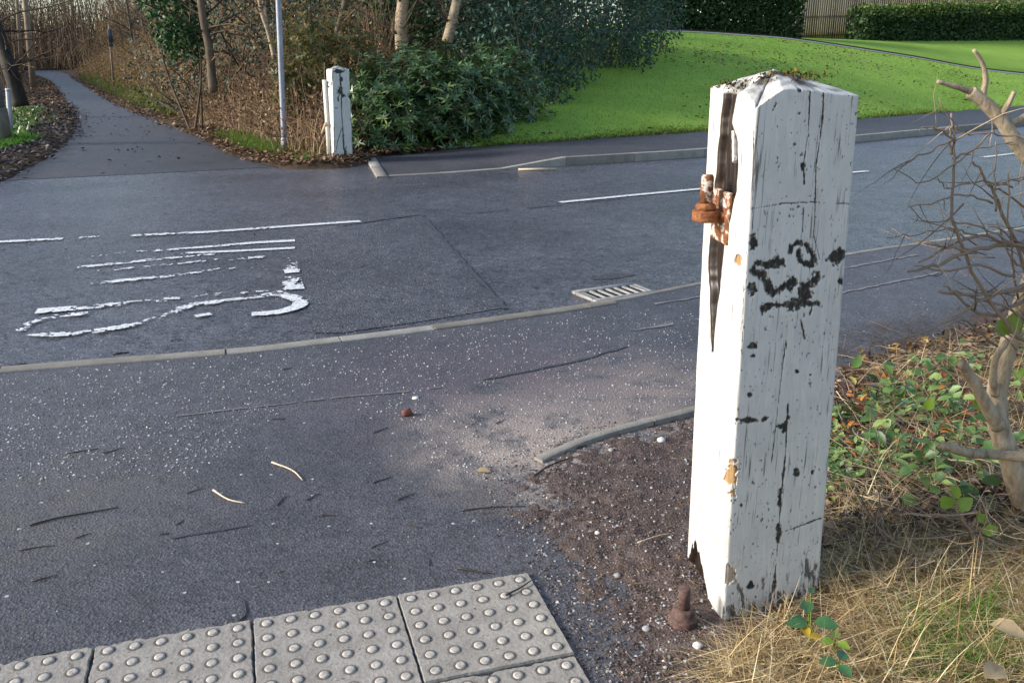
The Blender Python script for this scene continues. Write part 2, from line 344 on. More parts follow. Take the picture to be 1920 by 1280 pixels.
M['rust_paint'] = n.bsdf(c, .75, n.bump(n.math('ADD', f, g), .6, .003), spec=.3)
M['old_rust'] = plain('dull_brown_rust', (.035, .019, .016), (.15, .08, .062), 75, .8, .6, .004)
n = NT('fence_wood'); v = n.coord(); f = n.noise(n.coord((6, 6, .6)), 8, 5, .6)
M['fence'] = n.bsdf(n.mix(.4, n.ramp(n.island(), [(0, (.13, .085, .04)), (1, (.27, .19, .10))]), n.ramp(f, [(.3, .5), (.7, 1.0)]), 'MULTIPLY'), .8)
M['fence_gap'] = plain('fence_rail_wood', (.09, .055, .025), (.16, .10, .05), 8, .9)
M['brick'] = plain('red_brick', (.10, .032, .022), (.22, .075, .05), 40, .9, .6, .004)
M['chalk'] = plain('white_stone', (.55, .54, .50), (.8, .79, .75), 30, .8, .3, .003)
M['grit'] = leaf_mat('pale_grit', [(0, (.10, .095, .09)), (.5, (.28, .27, .26)), (1, (.62, .60, .57))], .8, 0, .4)
M['brown_grit'] = leaf_mat('brown_grit', [(0, (.045, .033, .029)), (.6, (.12, .09, .078)), (.9, (.26, .21, .185)), (1, (.50, .46, .42))], .85, 0, .3)
M['moss'] = leaf_mat('dry_moss', [(0, (.02, .014, .006)), (.5, (.07, .05, .012)), (.85, (.16, .11, .02)), (1, (.34, .22, .04))], .9, .1, .2)
M['house'] = plain('pale_render', (.55, .52, .47), (.66, .63, .58), 2, .8, .1)
M['roof'] = plain('brown_roof_tile', (.10, .06, .045), (.16, .10, .08), 6, .8, .4)
# weathered white gatepost: attribute R = paint gone, G = tan bare wood, B = rotten heart wood
n = NT('weathered_white_paint'); at = n.n('ShaderNodeVertexColor'); at.layer_name = 'wear'
sp = n.n('ShaderNodeSeparateColor'); n.l(at.outputs['Color'], sp.inputs[0])
v = n.coord((1, 1, .07)); gr = n.noise(v, 70, 6, .7); gr2 = n.noise(n.coord((1, 1, .03)), 170, 3, .6); dirt = n.noise(n.coord(), 5, 5, .7)
paint = n.ramp(dirt, [(.25, (.52, .495, .445)), (.6, (.645, .62, .57))])
pores = n.ramp(gr2, [(.36, 1.0), (.42, 0.0)]); pm = n.math('MULTIPLY', pores, n.ramp(n.noise(n.coord((1, 1, .4)), 22, 4), [(.42, 0.0), (.6, .9)]))
paint = n.mix(pm, paint, (.11, .10, .085))
dark = n.ramp(n.noise(n.coord((1, 1, .5)), 85, 5, .7), [(.32, (.008, .007, .005)), (.52, (.035, .030, .022)), (.62, (.12, .11, .085)), (.72, (.26, .24, .20))])
tanw = n.ramp(gr, [(.3, (.16, .085, .03)), (.7, (.48, .31, .14))])
rot = n.ramp(gr, [(.34, (.004, .003, .002)), (.52, (.022, .012, .008)), (.72, (.05, .03, .018))])
c = n.mix(sp.outputs[0], paint, dark); c = n.mix(sp.outputs[1], c, tanw); c = n.mix(sp.outputs[2], c, rot)
rough = n.math('ADD', .42, n.math('MULTIPLY', sp.outputs[0], .4))
M['post'] = n.bsdf(c, rough, n.bump(n.math('ADD', gr, n.math('MULTIPLY', gr2, .9)), .16, .002))

# ------------------------------------------------------------------ world, sun, camera
SUN_EL, SUN_AZ = 24.0, (-.985, -.17)
sd = np.array([SUN_AZ[0], SUN_AZ[1], 0]); sd /= np.linalg.norm(sd); sd = sd * math.cos(rad(SUN_EL)) + np.array([0, 0, math.sin(rad(SUN_EL))])
w = bpy.data.worlds.new('World'); scene.world = w; w.use_nodes = True; t = w.node_tree; t.nodes.clear()
sky = t.nodes.new('ShaderNodeTexSky'); sky.sky_type = 'NISHITA'; sky.sun_disc = False; sky.sun_elevation = rad(SUN_EL)
sky.sun_rotation = math.atan2(sd[0], sd[1]); sky.air_density = 1.0; sky.dust_density = 1.5; sky.ozone_density = 1.0
bg = t.nodes.new('ShaderNodeBackground'); bg.inputs['Strength'].default_value = .15; wo = t.nodes.new('ShaderNodeOutputWorld')
t.links.new(sky.outputs[0], bg.inputs[0]); t.links.new(bg.outputs[0], wo.inputs[0])
L = bpy.data.lights.new('sun', 'SUN'); L.energy = 3.0; L.angle = rad(13); L.color = (1, .97, .92)
lo = bpy.data.objects.new('sun', L); COL.objects.link(lo); lo.rotation_euler = Vector(-sd).to_track_quat('-Z', 'Y').to_euler()
cam = bpy.data.cameras.new('camera'); co = bpy.data.objects.new('camera', cam); COL.objects.link(co)
co.location = (0, 0, H); co.rotation_euler = (rad(90) - TH, 0, 0); cam.sensor_width = 36; cam.lens = F / 1920 * 36; cam.clip_start = .05; cam.clip_end = 2000
scene.camera = co
vs = scene.view_settings; vs.view_transform = 'Standard'; vs.look = 'None'; vs.exposure = .82; vs.gamma = 1
scene.render.engine = 'CYCLES'; scene.cycles.max_bounces = 6; scene.cycles.use_denoising = True

# ------------------------------------------------------------------ ground, road, pavements
RZ = -.02
near = spline([(-60, -9), (-30, -3.6), (-12, 1.25), (-5, 3.45), (-2.57, 4.19), (-1.54, 4.47), (-.97, 4.69), (-.48, 4.91), (.46, 5.38), (1.3, 5.95), (2.71, 6.93), (3.9, 7.6), (8, 10.0), (18, 16.6), (40, 33), (70, 57)], 10)
mb = MB(); mb.add([(-400, -400, -.12), (400, -400, -.12), (400, 600, -.12), (-400, 600, -.12)], None, [(0, 1, 2, 3)])
tag(mb.build('ground', M['floor']), kind='structure')
def sheet(name, poly, z, mat, parent=None):
    me = bpy.data.meshes.new(name); me.from_pydata([(p[0], p[1], z) for p in poly], [], [tuple(range(len(poly)))]); me.materials.append(mat)
    o = bpy.data.objects.new(name, me); COL.objects.link(o)
    if parent is not None: o.parent = parent
    return o
# road: strip from the near kerb line to beyond the far kerb line
mb = MB(); nrm = np.gradient(near, axis=0); nrm = np.stack([-nrm[:, 1], nrm[:, 0]], 1); nrm /= np.linalg.norm(nrm, axis=1)[:, None]
offs = [-.3, 0, 4, 8, 12, 15]
V = np.concatenate([np.column_stack([near + (nrm if o < 0 else np.array([-.42, .907])) * o, np.full(len(near), RZ)]) for o in offs]); k = len(near)
Q = [(r * k + i, r * k + i + 1, (r + 1) * k + i + 1, (r + 1) * k + i) for r in range(len(offs) - 1) for i in range(k - 1)]
mb.add(V, None, Q); road = tag(mb.build('road', M['road']), kind='structure')
# patch of darker relaid tarmac, and tar joints, lie on the road
pp = [G(*q, RZ) for q in ((560, 445), (640, 426), (790, 406), (845, 465), (900, 530), (945, 578), (800, 602), (640, 625), (590, 625), (572, 560))]
sheet('patched_asphalt', pp, RZ + .004, M['patch'], road)
def ribbon(mb, P, w, z, jit=0.0, step=.05, gaps=0.0, seed=0):
    P = resample(np.asarray(P, float)[:, :2], step); T = np.gradient(P, axis=0); T /= np.linalg.norm(T, axis=1)[:, None] + 1e-9; N = np.stack([-T[:, 1], T[:, 0]], 1)
    wl = w / 2 * (1 + jit * fbm(np.arange(len(P)) * .37, 0 * P[:, 0], seed + 1)); wr = w / 2 * (1 + jit * fbm(np.arange(len(P)) * .37, 0 * P[:, 0], seed + 9))
    z = np.full(len(P), z)
    V = np.concatenate([np.column_stack([P + N * wl[:, None], z]), np.column_stack([P - N * wr[:, None], z])]); k = len(P)
    g = fbm(P[:, 0] * 3, P[:, 1] * 3, seed + 3) if gaps else np.ones(k)
    Q = [(i + k, i + 1 + k, i + 1, i) for i in range(k - 1) if g[i] > -1 + gaps]
    mb.add(V, None, Q)
mb = MB(); ribbon(mb, [G(*q, RZ) for q in ((640, 424), (720, 412), (790, 403), (830, 448), (880, 505), (925, 555), (948, 580))], .03, RZ + .008, 1.2, .04)
mb.build('tar_seam', M['tar'], road)
mb = MB(); ribbon(mb, [G(*q, RZ) for q in ((830, 405), (1000, 390), (1180, 372))], .03, RZ + .008, 1.5, .05, .9, 4); mb.build('tar_seam', M['tar'], road)
# worn painted markings: cells of the stroke are left out where the paint has gone
def stroke(mb, P, w0, w1, z, wear, seed, cell=.010):
    z = z + seed * .00035
    P = resample(np.asarray(P, float)[:, :2], cell * 1.6); k = len(P); T = np.gradient(P, axis=0); T /= np.linalg.norm(T, axis=1)[:, None] + 1e-9; N = np.stack([-T[:, 1], T[:, 0]], 1)
    w0 *= 1.12; w1 *= 1.12; w = np.linspace(w0, w1, k); m = max(3, int(max(w0, w1) / cell))
    wr = np.interp(np.linspace(0, 1, k), np.linspace(0, 1, len(wear)), wear) if hasattr(wear, '__len__') else np.full(k, wear)
    u = np.linspace(-.5, .5, m + 1)
    V = P[:, None] + N[:, None] * (w[:, None] * u[None])[..., None]
    C = (V[:-1, :-1] + V[1:, 1:]) / 2
    nz = fbm(C[..., 0], C[..., 1], seed, 4, 9.0) * .7 + fbm(C[..., 0], C[..., 1], seed + 5, 2, 42.0) * .7
    edge = np.abs((u[:-1] + u[1:]) / 2) * 2
    keep = nz > (wr[:-1, None] * 1.45 - .86) + edge[None] ** 3 * .3
    ii, jj = np.nonzero(keep)
    a = ii * (m + 1) + jj
    mb.add(np.concatenate([V.reshape(-1, 2), np.full((k * (m + 1), 1), z)], 1), None, np.stack([a, a + 1, a + m + 2, a + m + 1], 1)[:, ::-1])
def gr(*pts): return [G(x, y, RZ) for x, y in pts]
lz = RZ + .0065
mb = MB()
stroke(mb, gr((160, 484), (240, 474), (300, 469)), .055, .06, lz, .74, 1)
stroke(mb, gr((285, 472), (400, 463), (480, 456), (553, 452)), .06, .085, lz, [.6, .35, .1, .05], 2)
stroke(mb, gr((340, 476), (440, 472), (553, 466)), .06, .07, lz, [.4, .2, .02, .02], 3)
stroke(mb, gr((145, 503), (240, 493), (330, 484), (405, 477)), .075, .075, lz, .58, 4)
stroke(mb, gr((178, 510), (290, 500), (410, 488)), .06, .05, lz, .72, 5)
stroke(mb, gr((425, 488), (497, 483)), .07, .06, lz, .55, 6)
stroke(mb, gr((130, 534), (205, 530), (310, 520), (410, 506), (500, 502)), .085, .06, lz, [.75, .4, .5, .7, .75], 7)
stroke(mb, gr((545, 480), (548, 512)), .11, .12, lz, [1.0, .8, .7], 8)
stroke(mb, gr((533, 511), (560, 509)), .11, .11, lz, .12, 9)
stroke(mb, gr((545, 515), (551, 545)), .11, .13, lz, [.95, .7, .3], 10)
stroke(mb, gr((534, 541), (564, 540)), .11, .11, lz, .05, 11)
stroke(mb, gr((68, 586), (130, 581), (220, 573), (330, 562), (440, 551), (530, 549)), .11, .06, lz, [.25, .55, .7, .76, .7, .8], 12)
stroke(mb, gr((355, 573), (450, 563), (530, 556)), .06, .06, lz, [.65, .5, .6], 13)
stroke(mb, spline([q[:2] for q in gr((165, 590), (105, 596), (55, 611), (46, 622), (72, 630), (150, 627), (235, 614), (300, 597), (350, 578), (430, 566), (505, 558))], 10), .07, .08, lz, [.62, .56, .66, .6, .45, .6, .55, .6, .72, .82], 14)
stroke(mb, gr((366, 596), (396, 591)), .05, .05, lz, .25, 15)
stroke(mb, spline([q[:2] for q in gr((472, 592), (520, 588), (558, 577), (562, 567), (545, 559), (520, 554), (475, 560))], 8), .08, .10, lz, [.15, .05, .15, .35, .5, .6, .75], 16)
lett = mb.build('lettering', M['paint'], road); lett['label'] = 'worn white painted road lettering'
for pts, wear in ((((-60, 458), (60, 452), (118, 449)), [.4, .3, .35]), (((150, 447), (185, 446)), .68), (((245, 443), (400, 436), (520, 427), (676, 416)), [.6, .3, .35, .15, .05]), (((1050, 381), (1180, 368), (1330, 354)), [.25, .05, .05]), (((1560, 328), (1626, 322)), .05), (((1840, 296), (1990, 278)), .2)):
    mb = MB(); stroke(mb, gr(*pts), .085, .085, lz, wear, pts[0][0] % 17); mb.build('centre_line', M['paint'], road)

# far pavement and kerbs
farE = [G(712, 333, RZ), G(830, 327, RZ), G(945, 319, RZ), G(1062, 311, RZ), G(1190, 303, RZ), G(1320, 294, RZ), G(1470, 280, RZ), G(1617, 266, RZ), G(1920, 236, RZ), G(2300, 200, RZ), G(2900, 160, RZ)]
backE = [G(690, 296, .0), G(790, 286, .02), G(870, 279, .06), G(960, 272, .1), G(1140, 260, .1), G(1320, 248, .1), G(1470, 236, .1), G(1617, 224, .1), G(1920, 200, .1), G(2300, 172, .1), G(2900, 143, .1)]
farE = np.array(farE); backE = np.array(backE)
fe = spline(farE[:, :2], 8); be = spline(backE[:, :2], 8)
fx = np.interp(np.linspace(0, 10, len(fe)), np.arange(11), [-.012, -.01, .0, .1, .1, .1, .1, .1, .1, .1, .1])
bz = np.interp(np.linspace(0, 10, len(fe)), np.arange(11), [.0, .02, .06, .1, .1, .1, .1, .1, .1, .1, .1])
mb = MB(); k = len(fe); rows = []
for t_ in np.linspace(0, 1.12, 6):
    rows.append(np.column_stack([fe * (1 - t_) + be * t_, fx * (1 - t_) + bz * t_ + (.0 if t_ else -.003)]))
V = np.concatenate(rows); mb.add(V, None, [(r * k + i, r * k + i + 1, (r + 1) * k + i + 1, (r + 1) * k + i) for r in range(5) for i in range(k - 1)])
tag(mb.build('far_pavement', M['far_pave']), kind='structure')

def kerb_stone(P, w, z0, z1, zt0, zt1, name, label, group, mat, side=1, gap=.004, bev=.012):
    """one kerb stone following the polyline P (2D), top height zt0 -> zt1"""
    P = resample(np.asarray(P)[:, :2], .12); T = np.gradient(P, axis=0); T /= np.linalg.norm(T, axis=1)[:, None]; N = np.stack([-T[:, 1], T[:, 0]], 1) * side
    P = P.copy(); P[0] += T[0] * gap; P[-1] -= T[-1] * gap
    k = len(P); zt = np.linspace(zt0, zt1, k) + .0015 * fbm(P[:, 0] * 9, P[:, 1] * 9); zb = np.full(k, z0); o = P.mean(0)
    prof = [(0, zb), (0, zt - bev), (bev, zt), (w - bev * .5, zt), (w, zt - bev * .5), (w, zb)]
    V = np.concatenate([np.column_stack([P + N * a, z]) for a, z in prof]) ; m = len(prof)
    Q = [(r * k + i, r * k + i + 1, (r + 1) * k + i + 1, (r + 1) * k + i) for r in range(m - 1) for i in range(k - 1)]
    if side > 0: Q = [q[::-1] for q in Q]
    mb = MB(); mb.add(V, None, Q)
    for e in (0, k - 1):
        ids = [r * k + e for r in range(m)]; mb.add(V[ids], None, [(0, 1, 4, 5), (1, 2, 3, 4)])
    ob = mb.build(name, mat, origin=(o[0], o[1], z0)); tag(ob, label, 'kerb stone', group); return ob
def sub(curve, i0, i1): return curve[i0:i1 + 1]
def cut(curve, pts):
    """arc positions of the curve points nearest to pts"""
    return [int(np.argmin(np.linalg.norm(curve - np.asarray(p)[:2], axis=1))) for p in pts]
fine = resample(near, .02)
cuts = cut(fine, [(-4.7, 3.56), (-3.65, 3.87), (-2.57, 4.17), (-1.54, 4.47), (-.97, 4.69), (-.48, 4.91), (.44, 5.37), (.62, 5.47), (1.34, 5.98), (2.0, 6.43), (2.71, 6.93), (3.5, 7.38), (4.3, 7.85), (5.1, 8.35), (5.9, 8.8)])
nl = ['flush kerb stone at the left edge of the photo before the road lettering', None, 'pale flush kerb stone below the curled end of the road lettering', 'long flush kerb stone with a chipped end below the lettering',
      'short brownish flush kerb stone between the lettering and the dark road patch', 'short clean pale kerb stone beside the dark road patch', 'long cream kerb stone running up to the drain grate',
      'small kerb piece touching the left end of the drain grate', 'thin kerb stone along the front of the drain grate', 'kerb stone hidden mostly behind the big white gatepost', 'kerb stone just right of the big white gatepost',
      'second kerb stone right of the big white gatepost', 'kerb stone seen through the tips of the bare shrub twigs', 'kerb stone behind the middle twigs of the bare shrub', None]
for i in range(len(cuts) - 1):
    lab = nl[i] or 'flush kerb stone at the far left outside the lettering'
    th_ = .10 if i < 7 else .06
    kerb_stone(fine[cuts[i]:cuts[i + 1] + 1], th_, -.1, 0, .006 + (.003 if i in (5, 6) else 0), .006 + (.003 if i in (5, 6) else 0), 'kerb_stone', lab, 'kerb stones along the near road edge', M['kerb'], side=-1)
# near pavement: a grid behind the near kerb
mb = MB(); n2 = nrm; seln = (near[:, 0] > -40) & (near[:, 0] < 45); nn = near[seln]; n2 = n2[seln]; k = len(nn); offs = [.0, 1.0, 2.2, 4, 7, 12]
V = np.concatenate([np.column_stack([nn - n2 * o, np.zeros(k)]) for o in offs])
mb.add(V, None, [(r * k + i, (r + 1) * k + i, (r + 1) * k + i + 1, r * k + i + 1) for r in range(len(offs) - 1) for i in range(k - 1)])
pav = tag(mb.build('pavement', M['pave']), kind='structure')
for pts, mt, w_, gp, sd_ in ((((-40, 825), (200, 795), (380, 775), (470, 765), (640, 745), (760, 735), (860, 722)), 'pale_joint', .012, 1.05, 1), (((905, 712), (1000, 695), (1090, 675), (1175, 650)), 'tar', .018, .35, 2),
                    (((1190, 620), (1260, 608), (1330, 596), (1600, 545), (1760, 512)), 'pale_joint', .03, .5, 3), (((1225, 570), (1320, 556), (1600, 500), (1720, 478)), 'pale_joint', .03, .5, 4), (((320, 1010), (400, 997), (470, 985)), 'tar', .012, .8, 7)):
    mb = MB(); ribbon(mb, [G(*q, 0) for q in pts], w_, .004, 1.3, .03, gp, sd_); mb.build('joint', M[mt], pav)

# far kerbs
ff = resample(fe, .02); cuts = cut(ff, [farE[0], G(830, 327, RZ), farE[2], farE[3], G(1190, 303, RZ), G(1320, 294, RZ), G(1390, 288, RZ), G(1470, 280, RZ), G(1560, 271, RZ), G(1680, 260, RZ), G(1800, 248, RZ), G(1920, 236, RZ)])
fl = ['low dropped kerb stone nearest the small white gatepost', 'low dropped kerb stone next to the sloping kerb', 'sloping kerb stone rising from the dropped kerb across the road', 'first full height kerb stone after the sloping kerb',
      'full height kerb stone running behind the big gatepost hinge', 'far kerb stone hidden behind the left half of the big gatepost', 'far kerb stone hidden behind the right half of the big gatepost', 'far kerb stone just right of the big gatepost top',
      'far kerb stone left of the bare shrub tips', 'far kerb stone behind the upper bare twigs', 'far kerb stone at the right edge of the photo']
for i in range(len(cuts) - 1):
    z0 = [-.006, -.004, .0, .103][min(i, 3)]; z1 = [-.004, .0, .103, .103][min(i, 3)]
    kerb_stone(ff[cuts[i]:cuts[i + 1] + 1], .125, -.08, 0, z0, z1, 'kerb_stone', fl[i], 'kerb stones along the far road edge', M['kerb'], side=1)
a, b = G(686, 297, 0), G(706, 332, 0)
for q, (s0, s1) in enumerate(((0, .5), (.5, 1))):
    kerb_stone([a + (b - a) * s0, a + (b - a) * (s0 + s1) / 2, a + (b - a) * s1], .15, -.08, 0, .012, .008, 'edging_stone', ['edging stone lying beside the foot of the small white gatepost', 'edging stone leading from the small gatepost to the road'][q], 'edging stones at the small gatepost', M['kerb'], side=1)
# the loose white batten lying at the end of the sloping kerb
mb = MB(); a = G(972, 318, RZ + .02); b = G(1042, 317, RZ + .02); mb.tube([a, (a + b) / 2, b], [.018, .02, .02], 5); tag(mb.build('stick', M['pale_twig']), 'pale straight stick lying in the gutter at the sloping kerb', 'stick')

# drain grate
gc = G(1153, 552, RZ); ga = math.atan2(*(G(1205, 541, RZ) - G(1103, 556, RZ))[[1, 0]])
gt = tag(empty('drain_grate', (gc[0], gc[1], RZ), ga), 'rusty iron drain grate with seven slots set against the kerb', 'drain grate')
mb = MB(); mb.box((0, 0, .005), (.46, .26, .004)); mb.build('pit_shade', M['pit_shade'], gt)  # black sheet over the road stands in for the darkness of the drain hole
mb = MB()
for y in (-.125, .125): mb.box((0, y, .012), (.50, .05, .024), bev=.005)
for x in (-.232, .232): mb.box((x, 0, .012), (.035, .2, .024), bev=.005)
mb.build('frame', M['iron'], gt)
for k in range(7):
    mb = MB(); mb.box((-.20 + k * .0667, 0, .0145), (.025, .2, .015), bev=.004); mb.build('bar', M['iron'], gt)
mb = MB(); c2 = G(1165, 522, RZ)
sheet('pale_joint', [G(*q, RZ) for q in ((1110, 518), (1165, 512), (1195, 516), (1150, 524), (1112, 525))], RZ + .004, M['path'], road)

# ------------------------------------------------------------------ verges, path, lawn
lv = np.array([G(*q, 0)[:2] for q in ((-700, 560), (-250, 420), (0, 338), (56, 310), (118, 270), (141, 240), (141, 218), (134, 203), (107, 169), (84, 148))] + [(-63, 118), (-85, 160)])
rv = np.array([G(*q, 0)[:2] for q in ((705, 296), (672, 306), (625, 314), (560, 314), (500, 306), (455, 296), (415, 278), (360, 250), (300, 225), (215, 190), (165, 161), (128, 140))] + [(-60, 122), (-82, 164)])
lvc = spline(lv, 10); rvc = spline(rv, 10)
pa = resample(lvc[20:], .5); pb = resample(rvc[34:], .5); q_ = np.linspace(0, 1, 80)
pa = np.column_stack([np.interp(q_, np.linspace(0, 1, len(pa)), pa[:, k_]) for k_ in (0, 1)]) + np.array([-.6, -.2]); pb = np.column_stack([np.interp(q_, np.linspace(0, 1, len(pb)), pb[:, k_]) for k_ in (0, 1)]) + np.array([.6, .4])
mb = MB(); mb.add(np.column_stack([np.vstack([pa, pb]), np.full(160, RZ + .004)]), None, [(i_, 80 + i_, 81 + i_, i_ + 1) for i_ in range(79)]); tag(mb.build('path', M['path']), kind='structure')
def verge(name, poly, gx, gy, seed):
    X, Y = np.meshgrid(gx, gy); P = np.column_stack([X.ravel(), Y.ravel()]); d = sdist(P, poly); near_ = np.clip(1.6 - np.abs(P[:, 0]) / 40, .2, 1)
    d = d + .10 * fbm(P[:, 0], P[:, 1], seed, 4, 2.2) * near_
    z = np.where(d < 0, np.maximum(-.12, d * .6), np.minimum(.05, d * .3)) + .35 * sst(.3, 7, d) + .05 * fbm(P[:, 0], P[:, 1], 4, 4, 1.1) * np.clip(d, 0, 1)
    ny, nx = X.shape; i = np.arange(ny - 1)[:, None] * nx; j = np.arange(nx - 1)[None]; Q = np.stack([i + j, i + j + 1, i + nx + j + 1, i + nx + j], -1).reshape(-1, 4); Q = Q[(z[Q] > -.1).any(1)]
    mb = MB(); mb.add(np.column_stack([P, z]), None, Q); return tag(mb.build(name, M['floor'], smooth=True), kind='structure')
LVP = np.vstack([lvc, [(-90, 190), (-200, 190), (-200, -30)]]); RVP = np.vstack([rvc, [(-80, 190), (30, 190), (12, 60), (-.8, 30), (-.6, 16.5), (-1.6, 14.6)]])
verge('left_verge', LVP, np.concatenate([np.arange(-150, -60, 4), np.arange(-60, -20, .5), np.arange(-20, -5.5, .13)]), np.concatenate([np.arange(4, 32, .13), np.arange(32, 70, .5), np.arange(70, 190, 2)]), 0)
verge('right_verge', RVP, np.concatenate([np.arange(-95, -20, .5), np.arange(-20, 0, .13), np.arange(0, 30, 1.5)]), np.concatenate([np.arange(12, 34, .13), np.arange(34, 70, .5), np.arange(70, 190, 2)]), 3)

# lawn bank: loft through rows
bot = np.array([np.append(p[:2], .1) for p in [G(860, 279, .06), G(960, 271, .1), G(1140, 259, .1), G(1320, 247, .1), G(1470, 235, .1), G(1617, 223, .1), G(1780, 210, .1), G(1920, 199, .1), G(2300, 171, .1), G(2900, 142, .1)]])
bot[0][2] = .05
top = np.array([At(850, 85, 30), At(960, 70, 31.5), At(1120, 61, 32.5), At(1260, 60, 33.5), At(1400, 68, 35), At(1500, 77, 36.5), At(1700, 107, 38), At(1920, 141, 40), At(2300, 165, 46), At(2900, 160, 60)])
hed = np.array([At(850, 72, 37), At(960, 62, 38), At(1120, 56, 38.5), At(1260, 56, 39), At(1400, 64, 40), At(1500, 73, 41), At(1700, 76, 45), At(1920, 70, 49), At(2300, 74, 56), At(2900, 90, 72)])
bk = hed + np.array([3, 25, 1.0])
P10 = np.linspace(0, 9, 91)
def cols(A): return spline(A, 10)
Bo, To, He, Bk = cols(bot), cols(top), cols(hed), cols(bk)
rows = []
for t_ in np.linspace(-.015, 1, 34):
    e = t_ + .10 * math.sin(math.pi * max(t_, 0))     # slightly convex bank
    R = Bo * (1 - t_) + To * t_; R[:, 2] = Bo[:, 2] * (1 - e) + To[:, 2] * e + .03 * fbm(R[:, 0], R[:, 1], 2, 3, .5) * (1 if 0.03 < t_ < .95 else 0) - (.12 if t_ < 0 else 0); rows.append(R)
V = np.concatenate(rows); k = len(Bo); mb = MB(); mb.add(V, None, [(r * k + i, r * k + i + 1, (r + 1) * k + i + 1, (r + 1) * k + i) for r in range(len(rows) - 1) for i in range(k - 1)])
tag(mb.build('lawn', M['lawn'], smooth=True), kind='structure')
def lawn_at(u, t_):
    """point on the bank: u 0..9 along, t 0..1 up"""
    i = np.clip(np.asarray(u) * 10, 0, 89.999); a = i.astype(int); f_ = (i - a)[:, None]; t_ = np.asarray(t_)
    B = Bo[a] * (1 - f_) + Bo[a + 1] * f_; T = To[a] * (1 - f_) + To[a + 1] * f_; e = t_ + .10 * np.sin(math.pi * t_)
    R = B * (1 - t_[:, None]) + T * t_[:, None]; R[:, 2] = B[:, 2] * (1 - e) + T[:, 2] * e + .03 * fbm(R[:, 0], R[:, 1], 2, 3, .5); return R
# footpath behind the bank then the second lawn
W1 = To + np.array([.1, .5, -.05]); W2 = To * .62 + He * .38
rowsA = [To + np.array([0, .02, -.10]), W1 + np.array([0, 0, -.06]), W2 * .75 + W1 * .25 + np.array([0, 0, -.10])]
rowsA = [To + np.array([0, -.05, .01]), To + np.array([.30, .95, .075])]
mb = MB(); mb.add(np.concatenate(rowsA), None, [(r * k + i, r * k + i + 1, (r + 1) * k + i + 1, (r + 1) * k + i) for r in range(1) for i in range(k - 1)])
upf = tag(mb.build('upper_footpath', M['path_pale']), kind='structure')
mb = MB(); mb.add(np.concatenate([To + np.array([.30, .94, -.05]), To + np.array([.30, .94, .12]), To + np.array([.32, 1.06, .12])]), None, [(r * k + i, r * k + i + 1, (r + 1) * k + i + 1, (r + 1) * k + i) for r in range(2) for i in range(k - 1)]); mb.build('edging', M['floor'], upf)  # edging strip coloured dark to stand in for the step's shadow line
mb = MB(); rows = []
for t_ in np.linspace(0, 1, 8):
    R = (To + np.array([.32, 1.05, .115])) * (1 - t_) + He * t_; rows.append(R)
rows = [rows[0] + np.array([0, -.02, -.25])] + rows + [He * .6 + Bk * .4, Bk]
mb.add(np.concatenate(rows), None, [(r * k + i, r * k + i + 1, (r + 1) * k + i + 1, (r + 1) * k + i) for r in range(len(rows) - 1) for i in range(k - 1)])
tag(mb.build('upper_lawn', M['lawn'], smooth=True), kind='structure')
# shadow line of the upper lawn edge comes from the dark edging colour above

# lawn blades and fallen leaves on the bank
m = 60000; u = rs.uniform(.3, 8.2, m); t_ = rs.uniform(0, 1, m) ** 1.25
P = lawn_at(u, t_); D = rdir(m) * .5 + np.array([0, 0, 1]); dist = P[:, 1]
mb = MB(); mb.blades(P - np.array([0, 0, .01]), D, rs.uniform(.03, .075, m), .012 + .0004 * dist, .4, 1)
tag(mb.build('grass', M['lawn_blade']), 'short bright green mown grass covering the lawn bank', 'grass', kind='stuff')
m = 7000; u = rs.uniform(.5, 6, m); t_ = np.abs(rs.normal(0, .016, m)); P = lawn_at(u, t_)
mb = MB(); mb.blades(P - np.array([0, 0, .02]), rdir(m) * .7 + np.array([-.1, -.3, .8]), rs.uniform(.05, .14, m), .018, .5, 2)
tag(mb.build('grass', M['verge_blade']), 'yellowing longer grass along the back edge of the far pavement', 'grass', kind='stuff')
m = 3600; u = rs.uniform(.6, 7.5, m); t_ = rs.uniform(.02, .95, m); P = lawn_at(u, t_) + np.array([0, 0, .03]); P = P[fbm(P[:, 0], P[:, 1], 12, 4, .35) + .5 * rs.rand(len(P)) > .3]; m = len(P)
mb = MB(); mb.leaves(P, rdir(m) * np.array([1, 1, .25]), rdir(m) * .3 + np.array([0, 0, 1]), rs.uniform(.07, .15, m), rs.uniform(.05, .09, m), .25)
tag(mb.build('leaves', M['litter']), 'brown and pale leaves fallen across the lawn bank', 'leaves', kind='stuff')

